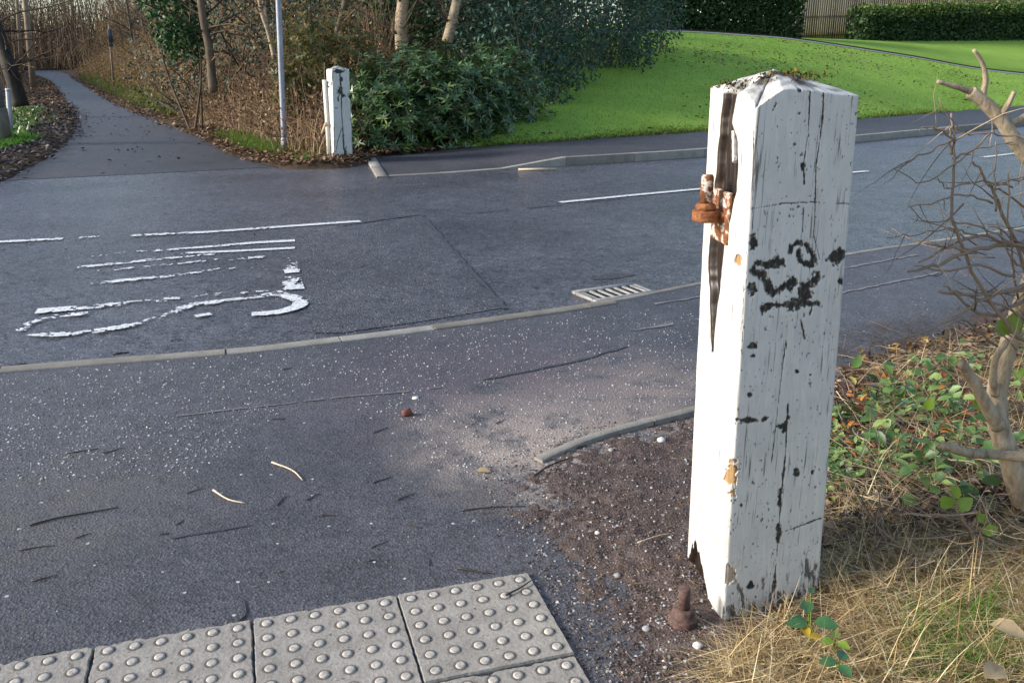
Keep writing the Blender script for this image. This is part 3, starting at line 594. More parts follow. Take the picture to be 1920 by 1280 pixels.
# ------------------------------------------------------------------ the big white gatepost
def ring_post(name, base, topc, apexz, apexp, nf, nv, wear_fun, mat, parent, eave=None, under=.12, rounding=.012, cap_noise=.005):
    """one dense tube of 4 faces (0 front A-B, 1 B-D, 2 D-C, 3 C-A) with a pyramid cap; wear_fun(P, s, v, axis) -> depth, colour"""
    base = np.asarray(base, float); topc = np.asarray(topc, float)
    s = np.concatenate([f + np.linspace(0, 1, n_, endpoint=False) for f, n_ in enumerate(nf)]); ns = len(s)
    v = np.linspace(-under / 1.4, 1, nv)
    fi = s.astype(int); ft = s - fi
    B0 = base[fi] * (1 - ft[:, None]) + base[(fi + 1) % 4] * ft[:, None]; T0 = topc[fi] * (1 - ft[:, None]) + topc[(fi + 1) % 4] * ft[:, None]
    if eave is not None: T0 = T0 + np.column_stack([0 * s, 0 * s, eave(s)])
    cb = base.mean(0); ct = topc.mean(0)
    # round the corners a little
    cd = np.minimum(ft, 1 - ft) * .3; rr = np.clip(1 - cd / rounding, 0, 1) ** 2 * rounding * .42
    P = B0[None] * (1 - v[:, None, None]) + T0[None] * v[:, None, None]
    ax = cb[None] * (1 - v[:, None]) + ct[None] * v[:, None]; A = ax[:, None] - P; A[..., 2] = 0; al = np.linalg.norm(A, axis=2, keepdims=True)
    P = P + A / al * rr[None, :, None]
    S = np.broadcast_to(s, (nv, ns)); VV = np.broadcast_to(v[:, None], (nv, ns))
    dep, colr = wear_fun(P.reshape(-1, 3), S.ravel(), VV.ravel())
    P = P + (A / al) * dep.reshape(nv, ns, 1)
    C = colr.reshape(nv, ns, 3)
    # cap rows
    capn = 14; rowsP = [P]; rowsC = [C]; ap = np.array([apexp[0], apexp[1], apexz])
    for q in range(1, capn + 1):
        f_ = q / capn; R = P[-1] * (1 - f_) + ap * f_
        nz = fbm(R[:, 0], R[:, 1], 3, 4, 28) + .0; R = R.copy(); R[:, 2] += cap_noise * nz * (1 if f_ < 1 else 0) * min(1, q / 2)
        cw = np.clip(fbm(R[:, 0], R[:, 1], 8, 4, 22) * 2.4 + .05 + .75 * f_, 0, 1)
        cc = np.stack([cw * (f_ < .98), 0 * cw, np.clip(fbm(R[:, 0], R[:, 1], 18, 3, 15) * 3, 0, 1) * .6], 1)
        if q < 3: cc = cc * (q / 4)
        rowsP.append(R[None]); rowsC.append(cc[None])
    P = np.concatenate(rowsP); C = np.concatenate(rowsC); nr = len(P)
    i = np.arange(nr - 1)[:, None] * ns; j = np.arange(ns)[None]; j2 = (j + 1) % ns
    mb = MB(); mb.add(P.reshape(-1, 3), None, np.stack([i + j, i + j2, i + ns + j2, i + ns + j], -1).reshape(-1, 4))
    org = np.array(parent.location) if parent else np.zeros(3); mb.v = [x - org for x in mb.v]
    o = mb.build(name, mat, parent)
    ca = o.data.color_attributes.new('wear', 'FLOAT_COLOR', 'POINT')
    ca.data.foreach_set('color', np.column_stack([np.clip(C.reshape(-1, 3), 0, 1), np.ones(nr * ns)]).astype(np.float32).ravel())
    o.data.polygons.foreach_set('use_smooth', np.ones(len(o.data.polygons), bool)); return o
def stroke_mask(X, pts, w, nz):
    w = w * (.62 + .8 * fbm(X[:, 0] * .4, X[:, 1] * .4, 99, 3, .05)) if w < 3.2 else w
    w = np.maximum(w, .15) if np.ndim(w) else w
    return np.clip((1.15 - (seg_dist(X, pts) + (nz * .8 + .7 * fbm(X[:, 0], X[:, 1], 77, 3, .22)) * w * .95) / w) * 2.6, 0, 1)
def ell(X, c, rx, ry, nz, rot=0):
    d = X - np.array(c); cs, sn = math.cos(rad(rot)), math.sin(rad(rot)); a = (d[:, 0] * cs + d[:, 1] * sn) / rx; b = (-d[:, 0] * sn + d[:, 1] * cs) / ry
    return np.clip((1.0 - np.sqrt(a * a + b * b) + nz * .7 + .5 * fbm(X[:, 0], X[:, 1], 78, 3, .2)) * 6, 0, 1)
BLOBS = [((1413, 454), 9, 13, 0), ((1570, 481), 20, 14, -15), ((1432, 496), 19, 9, 0), ((1463, 492), 15, 13, 0), ((1408, 540), 10, 12, 0), ((1494, 570), 19, 12, -20), ((1411, 647), 9, 8, 0), ((1577, 529), 8, 7, 0), ((1510, 553), 14, 14, 0), ((1439, 578), 13, 9, -30),
         ((1403, 787), 19, 6, 0), ((1433, 787), 6, 5, 0), ((1465, 798), 8, 6, 0), ((1406, 739), 6, 5, 0), ((1494, 885), 6, 9, 0), ((1390, 947), 4, 4, 0), ((1406, 1098), 6, 8, 0), ((1412, 667), 7, 5, 0), ((1506, 313), 6, 10, 0), ((1593, 176), 4, 5, 0), ((1524, 886), 4, 5, 0), ((1496, 697), 4, 4, 0), ((1520, 703), 4, 3, 0), ((1500, 170), 4, 4, 0)]
STROKES = [([(1481, 472), (1488, 460), (1500, 455), (1515, 462), (1528, 485), (1520, 497), (1502, 490), (1497, 472)], 5.5), ([(1411, 507), (1432, 520), (1441, 537), (1450, 551), (1466, 540), (1481, 533), (1489, 529)], 8), ([(1502, 564), (1507, 537), (1520, 533), (1533, 518)], 8.5),
           ([(1428, 586), (1446, 572), (1485, 572), (1537, 568)], 5), ([(1502, 599), (1509, 634)], 2.4), ([(1524, 572), (1519, 590)], 2.5), ([(1520, 161), (1516, 244), (1507, 310), (1509, 345)], 2.0), ([(1546, 161), (1542, 231), (1531, 310), (1529, 380), (1526, 441), (1537, 485)], 1.9), ([(1507, 390), (1505, 435)], 1.8),
           ([(1560, 400), (1559, 445)], 1.0), ([(1408, 392), (1467, 382), (1529, 379), (1599, 383)], 1.5), ([(1478, 782), (1470, 808)], 4), ([(1474, 640), (1465, 708), (1447, 867)], 1.1), ([(1478, 758), (1474, 844), (1465, 930), (1460, 1002), (1456, 1048), (1449, 1111)], 2.4), ([(1465, 918), (1462, 945)], 4), ([(1461, 985), (1459, 1015)], 4.5),
           ([(1451, 1002), (1492, 989), (1540, 971)], 2.2), ([(1414, 190), (1411, 430)], .7), ([(1396, 480), (1392, 640)], 1.2), ([(1456, 1050), (1452, 1120)], 3)]
SPL = np.array([(150, 1360, 1386), (157, 1359, 1384), (187, 1357, 1377), (231, 1354, 1371), (266, 1351, 1382), (310, 1346, 1382), (358, 1342, 1380), (400, 1338, 1370), (441, 1334, 1359), (494, 1331, 1353), (537, 1332, 1348), (581, 1334, 1343), (625, 1335, 1338), (655, 1336, 1336)], float)
RAG = np.array([(1262, 985), (1276, 1004), (1283, 1012), (1289, 1040), (1297, 1030), (1305, 1018), (1311, 1042), (1318, 1075), (1325, 1110), (1331, 1148), (1340, 1180), (1348, 1215)], float)
def big_wear(P, s, v):
    X = PXa(P); m = len(P); nz = fbm(X[:, 0], X[:, 1], 5, 4, .11); nf = fbm(X[:, 0] * 3, X[:, 1], 9, 3, .09); fib = fbm(X[:, 0] * 1.0, X[:, 1] * .012, 31, 3, .45)
    dep = np.zeros(m); C = np.zeros((m, 3)); fr = s < 1.0; le = s >= 3.0
    W = np.zeros(m); Fx = X[fr]; wv = np.zeros(fr.sum())
    for c, rx, ry, ro in BLOBS: wv = np.maximum(wv, ell(Fx, c, rx, ry, nz[fr], ro))
    for pts, w_ in STROKES: wv = np.maximum(wv, stroke_mask(Fx, pts, w_, nf[fr]))
    # scattered pocks and flaking near the foot
    pk = np.clip((fbm(Fx[:, 0] * 1.5, Fx[:, 1], 41, 2, .16) - .60) * 9, 0, 1); wv = np.maximum(wv, pk * .9)
    ft = np.clip((fbm(Fx[:, 0], Fx[:, 1] * .35, 51, 4, .13) + sst(1010, 1190, Fx[:, 1] + (Fx[:, 0] - 1440) * .45) * 1.0 - .72) * 5, 0, 1); wv = np.maximum(wv, ft * .85)
    W[fr] = wv; dep[fr] += wv * .0025
    tn = np.zeros(m); tn[fr] = np.maximum(ell(Fx, (1371, 894), 12, 36, nz[fr]), ell(Fx, (1366, 1075), 14, 20, nz[fr]) * .6)
    Lx = X[le]; tn[le] = np.maximum(np.maximum(ell(Lx, (1384, 490), 7, 13, nz[le]), ell(Lx, (1368, 894), 10, 34, nz[le])), 0)
    dep += tn * .006
    # green-grey algae tint left out of the tan channel; split in the left face
    lo = np.interp(Lx[:, 1], SPL[:, 0], SPL[:, 1]); hi = np.interp(Lx[:, 1], SPL[:, 0], SPL[:, 2]); jag = fbm(Lx[:, 0] * .02, Lx[:, 1], 61, 3, .022) * 3.0
    raw = np.minimum(Lx[:, 0] - lo - jag, hi + jag * .8 - Lx[:, 0]) + 99 * (Lx[:, 1] > 660) * -1; insc = np.clip(raw / 1.2 + 2.4, 0, 1); ins = np.clip(raw / 2.2 - .1, 0, 1)
    tongue = np.clip(1.4 - (np.abs(Lx[:, 0] - np.interp(Lx[:, 1], [240, 310], [1372, 1374])) + nf[le]) / 3.0, 0, 1) * ((Lx[:, 1] > 245) & (Lx[:, 1] < 305)); ins = ins * (1 - tongue); insc = insc * (1 - tongue)
    R = np.zeros(m); R[le] = insc; dl = ins * (.017 + .003 * fib[le])
    pkl = np.clip((fbm(Lx[:, 0] * 1.2, Lx[:, 1] * .5, 71, 3, .12) - .62) * 8, 0, 1) * .35
    # rotted foot of the left face and of the corner behind it
    W[le] = np.maximum(W[le], pkl); dep[le] += dl
    bk = s >= 2.5; Xb = X[bk]
    ry = np.interp(Xb[:, 0], RAG[:, 0], RAG[:, 1]) + fbm(Xb[:, 0], Xb[:, 1] * .15, 81, 3, .35) * 16
    ry = np.where(s[bk] < 3.0, 1000 + 8 * fbm(Xb[:, 0], Xb[:, 1], 5, 2, .3), ry)
    rt = np.clip((Xb[:, 1] - ry) / 5, 0, 1); rc = np.clip((Xb[:, 1] - ry + 5) / 2, 0, 1)
    R[bk] = np.maximum(R[bk], rc); fade = np.where(s[bk] < 3, sst(2.5, 2.9, s[bk]), 1 - sst(3.86, 3.99, s[bk])); dep[bk] += rt * fade * (.018 + .008 * fib[bk])
    dep += .0012 * fbm(X[:, 0], X[:, 1] * .2, 91, 3, .08)
    C[:, 0] = W; C[:, 1] = tn; C[:, 2] = R
    return dep, C
gA = np.array([.575, 2.06, .0]); gB = np.array([.865, 2.14, .0]); gC = np.array([.533, 2.357, .0]); gD = gB + gC - gA
tA = At(1417, 180, 2.06); tB = At(1616, 166, 2.14); tC = At(1329, 178, 2.357); ztop = (tA[2] + tB[2] + tC[2]) / 3
for q in (tA, tB, tC): q[2] = ztop + .004
tD = tB + tC - tA
gp = tag(empty('gatepost', (.70, 2.22, 0)), 'large weathered white wooden gatepost with rusty hinge standing in the foreground', 'gatepost')
def eave(s):
    d = np.minimum(s, 4 - s); return -.035 * np.clip(1 - d / .25, 0, 1) + .008 * np.sin(s * 5)
ap = (np.array(tA) + tB + tC + tD) / 4 + np.array([-.03, -.02, 0]); apz = At(1478, 130, ap[1])[2]
ring_post('post', [gA, gB, gD, gC], [tA, tB, tD, tC], apz, ap[:2], (190, 24, 24, 130), 560, big_wear, M['post'], gp, eave, under=.10)
# moss and leaf crumbs caught on the cap
org = np.array(gp.location)
m = 520; P = np.concatenate([rs.normal(0, 1, (m // 2, 3)) * np.array([.03, .05, .008]) + (np.array(tC) + ap) / 2 * np.array([1, 1, 0]) + np.array([.0, -.02, apz - .042]), rs.normal(0, 1, (m // 2, 3)) * np.array([.045, .03, .006]) + np.array([ap[0] + .035, ap[1] - .02, apz - .018])])
mb = MB(); mb.leaves(P - org, rdir(m) + np.array([0, 0, .4]), rdir(m), rs.uniform(.006, .015, m), rs.uniform(.003, .007, m)); mb.build('moss', M['moss'], gp)['kind'] = 'stuff'
# upper hinge: plate in the split, lug, collar, pin
hn = tag(empty('hinge', (0, 0, 0)), 'rusty orange gate hinge with upright pin'); hn.parent = gp
del hn['label']
e1 = (gC - gA) / np.linalg.norm(gC - gA); nL = np.array([-e1[1], e1[0], 0])   # along the left face, and its outward normal
if nL[0] > 0: nL = -nL
aL = math.atan2(e1[1], e1[0])
def lf(x, y, out=0.0):
    """point on the left face seen at pixel x, y, then moved outwards"""
    d = ray(x, y); o = np.array([0, 0, H]); a0 = gA * .55 + np.array([tA[0], tA[1], 0]) * .45
    t_ = ((a0 - o) @ nL) / (d @ nL); return o + d * t_ + nL * out - org
pl = lf(1358, 405)
mb = MB(); mb.box(pl + nL * .006, (.115, .014, .13), aL, .003); mb.build('plate', M['rust_paint'], hn)
pin = lf(1330, 400, .105); pin = At(1322, 404, (pl + org)[1] - .012) - org
lug0 = pl + nL * .005; zl = pin[2]; lug0[2] = zl
mb = MB(); dv = (pin - lug0); ln = np.linalg.norm(dv[:2]); mb.box((lug0 + pin) / 2, (ln + .02, .040, .026), math.atan2(dv[1], dv[0]), .005); mb.lathe(pin, [(0, -.0145), (.030, -.0145), (.033, -.010), (.033, .010), (.030, .0145), (0, .0145)], 20); mb.build('lug', M['rust'], hn)
mb = MB(); mb.lathe(pin, [(0, .0146), (.0265, .0146), (.0265, .024), (.022, .030), (.017, .032), (0, .032)], 20); mb.build('collar', M['rust'], hn)
mb = MB(); mb.lathe(pin, [(0, .03), (.0165, .03), (.016, .096), (.013, .102), (0, .103)], 20); mb.build('pin', M['rust_paint'], hn)
bl = lug0 + (pin - lug0) * .12 + np.array([0, -.02, 0]); mb = MB(); mb.lathe(bl + np.array([.004, -.002, -.014]), [(0, 0), (.012, 0), (.013, .024), (0, .026)], 6); mb.build('bolt', M['rust'], hn)
# lower hinge in the dirt at the foot
lh = empty('lower_hinge', (0, 0, 0)); lh.parent = gp; lh['label'] = 'dull brown lower hinge pin standing in the dirt'
p0 = At(1279, 1186, 2.06); p0[2] = .01; p0 = p0 - org
mb = MB(); mb.lathe(p0, [(0, -.02), (.042, -.02), (.042, .018), (.038, .023), (.033, .023), (.033, .043), (.029, .048), (0, .048)], 8); mb.build('collar', M['old_rust'], lh)
mb = MB(); mb.lathe(p0, [(0, .04), (.0165, .04), (.0165, .106), (.014, .110), (0, .110)], 16); mb.build('pin', M['old_rust'], lh)
mb = MB(); q0 = np.array([gA[0], 2.2, -.02]) - org; dv = q0 - p0; mb.box((p0 + q0) / 2 + np.array([0, 0, -.012]), (np.linalg.norm(dv[:2]), .04, .03), math.atan2(dv[1], dv[0]), .006); mb.build('lug', M['old_rust'], lh)

# ------------------------------------------------------------------ the far white gatepost
fA = G(627, 306, 0); fB = G(662, 301, 0); fC = G(612, 297, 0); fD = fB + fC - fA
fw = np.linalg.norm(fB - fA); fC = fA + (fC - fA) / np.linalg.norm(fC - fA) * .30; fD = fB + fC - fA
fp = tag(empty('gatepost', ((fA + fD)[0] / 2, (fA + fD)[1] / 2, 0)), 'smaller looking white gatepost across the road beside the bramble thicket', 'gatepost')
def tp(b, x, y): r = At(x, y, b[1]); return r
uA = tp(fA, 623, 130); uB = tp(fB, 655, 130); uC = tp(fC, 611, 130); uD = uB + uC - uA; zz = np.mean([uA[2], uB[2]])
for q in (uA, uB, uC, uD): q[2] = zz
FST = [([(637, 132), (638, 150), (641, 170), (640, 205), (643, 240), (645, 280)], 1.7), ([(624, 132), (622, 160)], 1.6), ([(628, 203), (633, 203)], 1.0), ([(642, 238), (633, 265), (630, 285)], .8), ([(626, 240), (627, 300)], 1.0)]
FBL = [((637, 172), 5, 9, 0), ((643, 180), 5, 3, 0), ((648, 284), 3, 10, 0), ((640, 150), 3, 6, 0), ((636, 134), 11, 4, 0), ((634, 186), 2, 5, 0)]
def far_wear(P, s, v):
    X = PXa(P); m = len(P); nz = fbm(X[:, 0], X[:, 1], 5, 4, .5); dep = np.zeros(m); C = np.zeros((m, 3)); fr = (s < 1) | (s > 3.7); W = np.zeros(m); Fx = X[fr]; wv = np.zeros(fr.sum())
    for c, rx, ry, ro in FBL: wv = np.maximum(wv, ell(Fx, c, rx, ry, nz[fr], ro))
    for pts, w_ in FST: wv = np.maximum(wv, stroke_mask(Fx, pts, w_, nz[fr]))
    ft = np.clip((fbm(Fx[:, 0], Fx[:, 1], 51, 3, .3) + sst(280, 297, Fx[:, 1]) * 1.6 - .95) * 4, 0, 1); W[fr] = np.maximum(wv, ft); dep[fr] = W[fr] * .012
    bite = np.clip(1 - np.abs(X[:, 1] - 181) / 7, 0, 1) * ((s > .85) & (s < 1.4)) + np.clip(1 - np.abs(X[:, 1] - 225) / 5, 0, 1) * ((s > .9) & (s < 1.4)) * .5
    dep += bite * .03; C[:, 0] = W; C[:, 1] = ft_pad(ft, fr, m) * .35; return dep, C
def ft_pad(a, sel, m): r = np.zeros(m); r[sel] = a; return r
ring_post('post', [fA, fB, fD, fC], [uA, uB, uD, uC], zz + .05, ((uA + uD) / 2)[:2], (50, 16, 16, 40), 220, far_wear, M['post'], fp, lambda s: -.02 * np.clip(1 - np.minimum(s % 1, 1 - s % 1) / .2, 0, 1), cap_noise=.01)
fo = np.array(fp.location)
# white cover board on the side away from the road end
c0 = At(609, 150, fC[1] - .02) - fo; c1 = At(620, 298, fC[1] - .06) - fo
mb = MB(); mb.tube([c1 + np.array([-.01, 0, -.05]), (c0 + c1) / 2, c0], [.045, .042, .04], 4); mb.build('side_board', M['post'], fp).data.color_attributes.new('wear', 'FLOAT_COLOR', 'POINT').data.foreach_set('color', np.tile([0, 0, 0, 1.0], 14).astype(np.float32))
mb = MB(); q = At(614, 160, fA[1] + .05) - fo; mb.tube([q + np.array([.015, 0, .05]), q + np.array([.0, -.02, 0]), q + np.array([.03, -.03, -.03])], .010, 6); mb.build('hinge', M['dark_twig'], fp)
mb = MB(); a = At(611, 232, fA[1] + .15); b = G(596, 272, .12); mb.tube([a, (a + b) / 2, b], [.025, .028, .03], 6); tag(mb.build('stake', M['pale_twig']), 'short pale stake leaning against the small white gatepost', 'stake')

# ------------------------------------------------------------------ lamp post, sign, poles, bollard, cabinet
b = G(534, 291, .0); tpt = At(512, -240, b[1] + .0)
lp = tag(empty('lamp_post', (b[0], b[1], 0)), 'slim grey steel lamp post at the corner of the bramble thicket', 'lamp post')
ax = (tpt - b); ax = ax / ax[2]
mb = MB(); mb.tube([np.array([0, 0, -.2]), ax * .5, ax * 2.5, ax * 5.0], [.045, .045, .043, .04], 14); mb.build('shaft', M['galv'], lp, True)
mb = MB(); mb.tube([np.array([0, 0, -.1]), ax * .25, ax * .28], [.052, .052, .045], 14); mb.build('base_sleeve', M['galv'], lp, True)
b = At(212, 153, 42); sg = tag(empty('path_sign', b), 'tall path sign post with dark sign plates seen edge on beside the path', 'sign'); tpt = At(204, 46, 42) - b
mb = MB(); mb.tube([np.array([0, 0, -.4]), tpt * .5, tpt], [.05, .05, .045], 8); mb.build('pole', M['pole_wood'], sg)
for z0, hh in ((.80, .62), (.66, .26)):
    mb = MB(); mb.box(tpt * z0 + np.array([.05, -.07, 0]), (.2 if z0 > .7 else .17, .03, hh * .9), .3, .01); mb.build('plate', M['sign_back'], sg)
b = At(62, 156, 46); t2 = At(44, -30, 46) - b
pl_ = tag(empty('utility_pole', b), 'leaning brown wooden pole on the left bank nearest the path', 'pole')
mb = MB(); mb.tube([t2 * -.1, t2 * .5, t2 * 1.25], [.16, .14, .12], 10); mb.build('shaft', M['pole_wood'], pl_)
mb = MB(); mb.tube([t2 * 1.2 + np.array([-.6, 0, 0]), t2 * 1.2 + np.array([.6, 0, 0])], .05, 6); mb.build('crossarm', M['pole_wood'], pl_)
b = At(40, 118, 60); t2 = At(30, -20, 60) - b
pl_ = tag(empty('utility_pole', b), 'thin grey brown pole further back on the left bank', 'pole')
mb = MB(); mb.tube([t2 * -.15, t2 * .5, t2 * 1.25], [.13, .12, .10], 8); mb.build('shaft', M['pole_wood'], pl_)
mb = MB(); mb.tube([t2 * 1.2 + np.array([-.6, 0, 0]), t2 * 1.2 + np.array([.6, 0, 0])], .05, 6); mb.build('crossarm', M['pole_wood'], pl_)
b = G(20, 246, .1); bo = tag(empty('marker_bollard', (b[0], b[1], .05)), 'slim pale grey marker post at the left edge of the photo', 'bollard')
t2 = At(15, 168, b[1]) - np.array([b[0], b[1], .05]); mb = MB(); mb.tube([t2 * -.1, t2 * .5, t2 * .96, t2], [.05, .048, .047, .042], 10); mb.build('shaft', M['pale_plastic'], bo)
mb = MB(); mb.tube([t2 * .97, t2 * 1.02], [.054, .05], 10); mb.build('cap', M['pale_plastic'], bo)
b = G(-42, 262, .1); cb = tag(empty('service_cabinet', (b[0], b[1], .05)), 'tall grey cabinet on a stone plinth cut by the left edge', 'cabinet')
mb = MB(); mb.box((0, .2, .28), (.82, .42, .62), .1, .02); mb.build('plinth', M['cab_low'], cb)
mb = MB(); mb.box((0, .2, 1.02), (.78, .38, .86), .1, .02); mb.build('body', M['cab'], cb)
mb = MB(); mb.box((-.02, .0, 1.02), (.66, .02, .76), .1, .005); mb.build('door', M['cab'], cb)

# ------------------------------------------------------------------ bare trees
def grow(r, P0, d0, L, R0, nseg, wob, up=0.0):
    P = [np.array(P0, float)]; d = np.array(d0, float); d /= np.linalg.norm(d)
    for k in range(nseg):
        d = d + r.normal(0, wob, 3) + np.array([0, 0, up]); d /= np.linalg.norm(d); P.append(P[-1] + d * L / nseg)
    return np.array(P), np.linspace(R0, R0 * .25, nseg + 1)
def tree_meshes(seed, h, r0, nb, lean=(0, 0), low=.15, leafy=0, twigs=7, spread=.75):
    r = np.random.RandomState(seed); tm = MB(); cm = MB(); lm = MB()
    tp_, tr = grow(r, (0, 0, -.2), (lean[0], lean[1], 1), h, r0, 10, .05, .03); tm.tube(tp_, tr, 8)
    LP = []
    for b in range(nb):
        f_ = low + (1 - low) * r.rand() ** .9; i = f_ * 10; a = int(min(i, 9)); p = tp_[a] * (1 - (i - a)) + tp_[a + 1] * (i - a); an = r.rand() * 6.283
        d = np.array([math.cos(an), math.sin(an), r.uniform(-.1, .9)]); Lb = h * spread * r.uniform(.25, .55) * (1.1 - f_ * .6)
        bp, br = grow(r, p, d, Lb, max(.008, r0 * .38 * (1.1 - f_)), 6, .16, .04); cm.tube(bp, br, 4, False)
        for q in range(twigs):
            j = r.randint(1, 6); d2 = unit(bp[j] - bp[j - 1] + r.normal(0, .55, 3)); tpp, trr = grow(r, bp[j], d2, Lb * r.uniform(.25, .6), max(.005, br[j] * .55), 4, .2, .02); cm.tube(tpp, trr, 3, False)
            for q2 in range(3):
                j2 = r.randint(1, 5); d3 = unit(tpp[j2] - tpp[j2 - 1] + r.normal(0, .6, 3)); t3, r3 = grow(r, tpp[j2], d3, Lb * r.uniform(.12, .3), max(.004, trr[j2] * .6), 3, .2); cm.tube(t3, r3, 3, False); LP.append(t3)
    if leafy:
        A = np.concatenate(LP); A = A[r.randint(0, len(A), leafy)] + r.normal(0, .05, (leafy, 3)); lm.leaves(A, rdir(leafy) + np.array([0, 0, -.5]), rdir(leafy), r.uniform(.06, .12, leafy), r.uniform(.04, .07, leafy))
    return tm, cm, (lm if leafy else None)
def copy_thing(o, loc, rz=0, sc=1.0, label=None):
    c = o.copy(); COL.objects.link(c); c.location = tuple(loc); c.rotation_euler.z = rz; c.scale = (sc, sc, sc)
    if label: c['label'] = label
    for ch in list(o.children):
        d = ch.copy(); COL.objects.link(d); d.parent = c
    return c
protoT = []
for k, (h, r0, nb, lean, leafy) in enumerate(((9, .13, 34, (.05, .02), 0), (8, .10, 32, (-.1, .05), 900), (10, .16, 36, (.1, -.05), 0), (6, .07, 30, (.2, .1), 700), (5, .05, 30, (-.2, .1), 1200))):
    tm, cm, lm = tree_meshes(100 + k, h, r0, nb, lean, .06, leafy)
    root = empty('bare_tree', (0, 0, 0)); tm.build('trunk', M['trunk'], root, True); cm.build('crown', M['twig'], root)
    if lm: lm.build('leaves', M['tan_leaf'], root)
    protoT.append(root)
used = set()
def put_tree(k, x, y, z, rz, sc, label, group):
    if k not in used: used.add(k); o = protoT[k]; o.location = (x, y, z); o.rotation_euler.z = rz; o.scale = (sc,) * 3; o['label'] = label
    else: o = copy_thing(protoT[k], (x, y, z), rz, sc, label)
    tag(o, label, 'tree', group); return o
pd = unit(np.array([-.468, .884])); pn = np.array([-pd[1], pd[0]])     # path direction, and its left-hand normal
base_r = G(215, 190, 0)[:2]
LL = 'bare brown tree in the wood left of the path'; LR = 'bare brown tree in the wood right of the path'
for q in range(70):
    s_ = -8 + q * 1.8 + rnd.uniform(-1, 1); off = 3.0 + rnd.random() ** 1.2 * 12
    p = base_r + pd * s_ + pn * (2.6 + off)
    if p[1] < 31: continue
    put_tree(q % 5, p[0], p[1], .2, rnd.uniform(0, 6.28), rnd.uniform(.75, 1.2), LL, 'bare trees left of the path')
for q in range(50):
    s_ = -17 + q * 2.4 + rnd.uniform(-1, 1); off = 4.2 + rnd.random() ** 1.2 * 10
    p = base_r + pd * s_ - pn * off
    if p[1] < 17.5 or (p[1] < 50 and off < 6.5): continue
    put_tree((q * 2 + 1) % 5, p[0], p[1], .2, rnd.uniform(0, 6.28), rnd.uniform(.7, 1.15), LR, 'bare trees right of the path')
# wood closing the view at the end of the path
for q in range(60):
    x = -115 + q * 1.5 + rnd.uniform(-1, 1); y = 128 + rnd.uniform(0, 30)
    put_tree(q % 5, x, y, .3, rnd.uniform(0, 6.28), rnd.uniform(.9, 1.5), 'distant bare tree closing the far end of the path', 'distant trees at the end of the path')
for q in range(30):
    x = -7 + q * .32 + rnd.uniform(-.4, .4); y = 25 + rnd.uniform(0, 12) + max(0, x + 6) * .8
    put_tree(q % 5, x, y, .35, rnd.uniform(0, 6.28), rnd.uniform(.8, 1.2), 'bare tree standing behind the evergreen shrubs', 'bare trees behind the evergreen shrubs')

# particular trunks
def lone(name, label, cat, pts, r, mat, branches=0, seed=1, leaf=None):
    pts = np.array(pts); o = empty(name, pts[0]); mb = MB(); P = spline(pts, 6) - pts[0]; mb.tube(P, np.linspace(r, r * .7, len(P)), 10); mb.build('trunk', mat, o, True)
    r_ = np.random.RandomState(seed); cm = MB()
    for b in range(branches):
        i = r_.randint(len(P) // 5, len(P)); an = r_.rand() * 6.283; d = np.array([math.cos(an), math.sin(an), r_.uniform(.1, .9)]); bp, br = grow(r_, P[i], d, r_.uniform(.8, 2.2), min(.03, r * .25), 6, .18, .04); cm.tube(bp, br, 4, False)
        for q in range(5):
            j = r_.randint(1, 6); t3, r3 = grow(r_, bp[j], unit(bp[j] - bp[j - 1] + r_.normal(0, .6, 3)), r_.uniform(.3, .9), br[j] * .5, 4, .2); cm.tube(t3, r3, 3, False)
    if branches: cm.build('crown', M['twig'], o)
    return tag(o, label, cat)
lone('birch_tree', 'upright pale birch trunk behind the bramble bank', 'tree', [At(753, 95, 18.5), At(752, 40, 18.5), At(757, -30, 18.6), At(750, -200, 18.8)], .135, M['birch'], 14, 2)
lone('birch_tree', 'slanting pale birch trunk right of the upright birch', 'tree', [At(838, 80, 18.2), At(848, 40, 18.2), At(862, -20, 18.3), At(905, -180, 18.6)], .11, M['birch'], 14, 3)
lone('birch_tree', 'thin pale forked tree just left of the grey lamp post', 'tree', [At(515, 110, 17.0), At(503, 60, 17.0), At(487, 5, 17.0), At(478, -120, 17.2)], .045, M['birch'], 10, 4)
lone('bare_tree', 'brown leaning tree trunk rising from the bramble thicket', 'tree', [At(400, 175, 18.5), At(392, 90, 18.5), At(380, 30, 18.5), At(362, -120, 18.6)], .09, M['trunk'], 16, 5)
lone('bare_tree', 'grey twin stem behind the lamp post and small gatepost', 'tree', [At(628, 75, 18.5), At(640, 30, 18.5), At(652, -20, 18.5), At(668, -150, 18.6)], .06, M['trunk'], 12, 6)
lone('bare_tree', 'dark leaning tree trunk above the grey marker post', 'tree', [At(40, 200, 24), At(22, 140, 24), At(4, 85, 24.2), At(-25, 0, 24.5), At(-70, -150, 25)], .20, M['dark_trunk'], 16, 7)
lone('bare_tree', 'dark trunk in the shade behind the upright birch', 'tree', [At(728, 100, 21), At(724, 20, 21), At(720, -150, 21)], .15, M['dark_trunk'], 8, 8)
lone('bare_tree', 'dark trunk in the shade between the two birches', 'tree', [At(795, 95, 22), At(800, 20, 22), At(806, -150, 22)], .13, M['dark_trunk'], 8, 9)

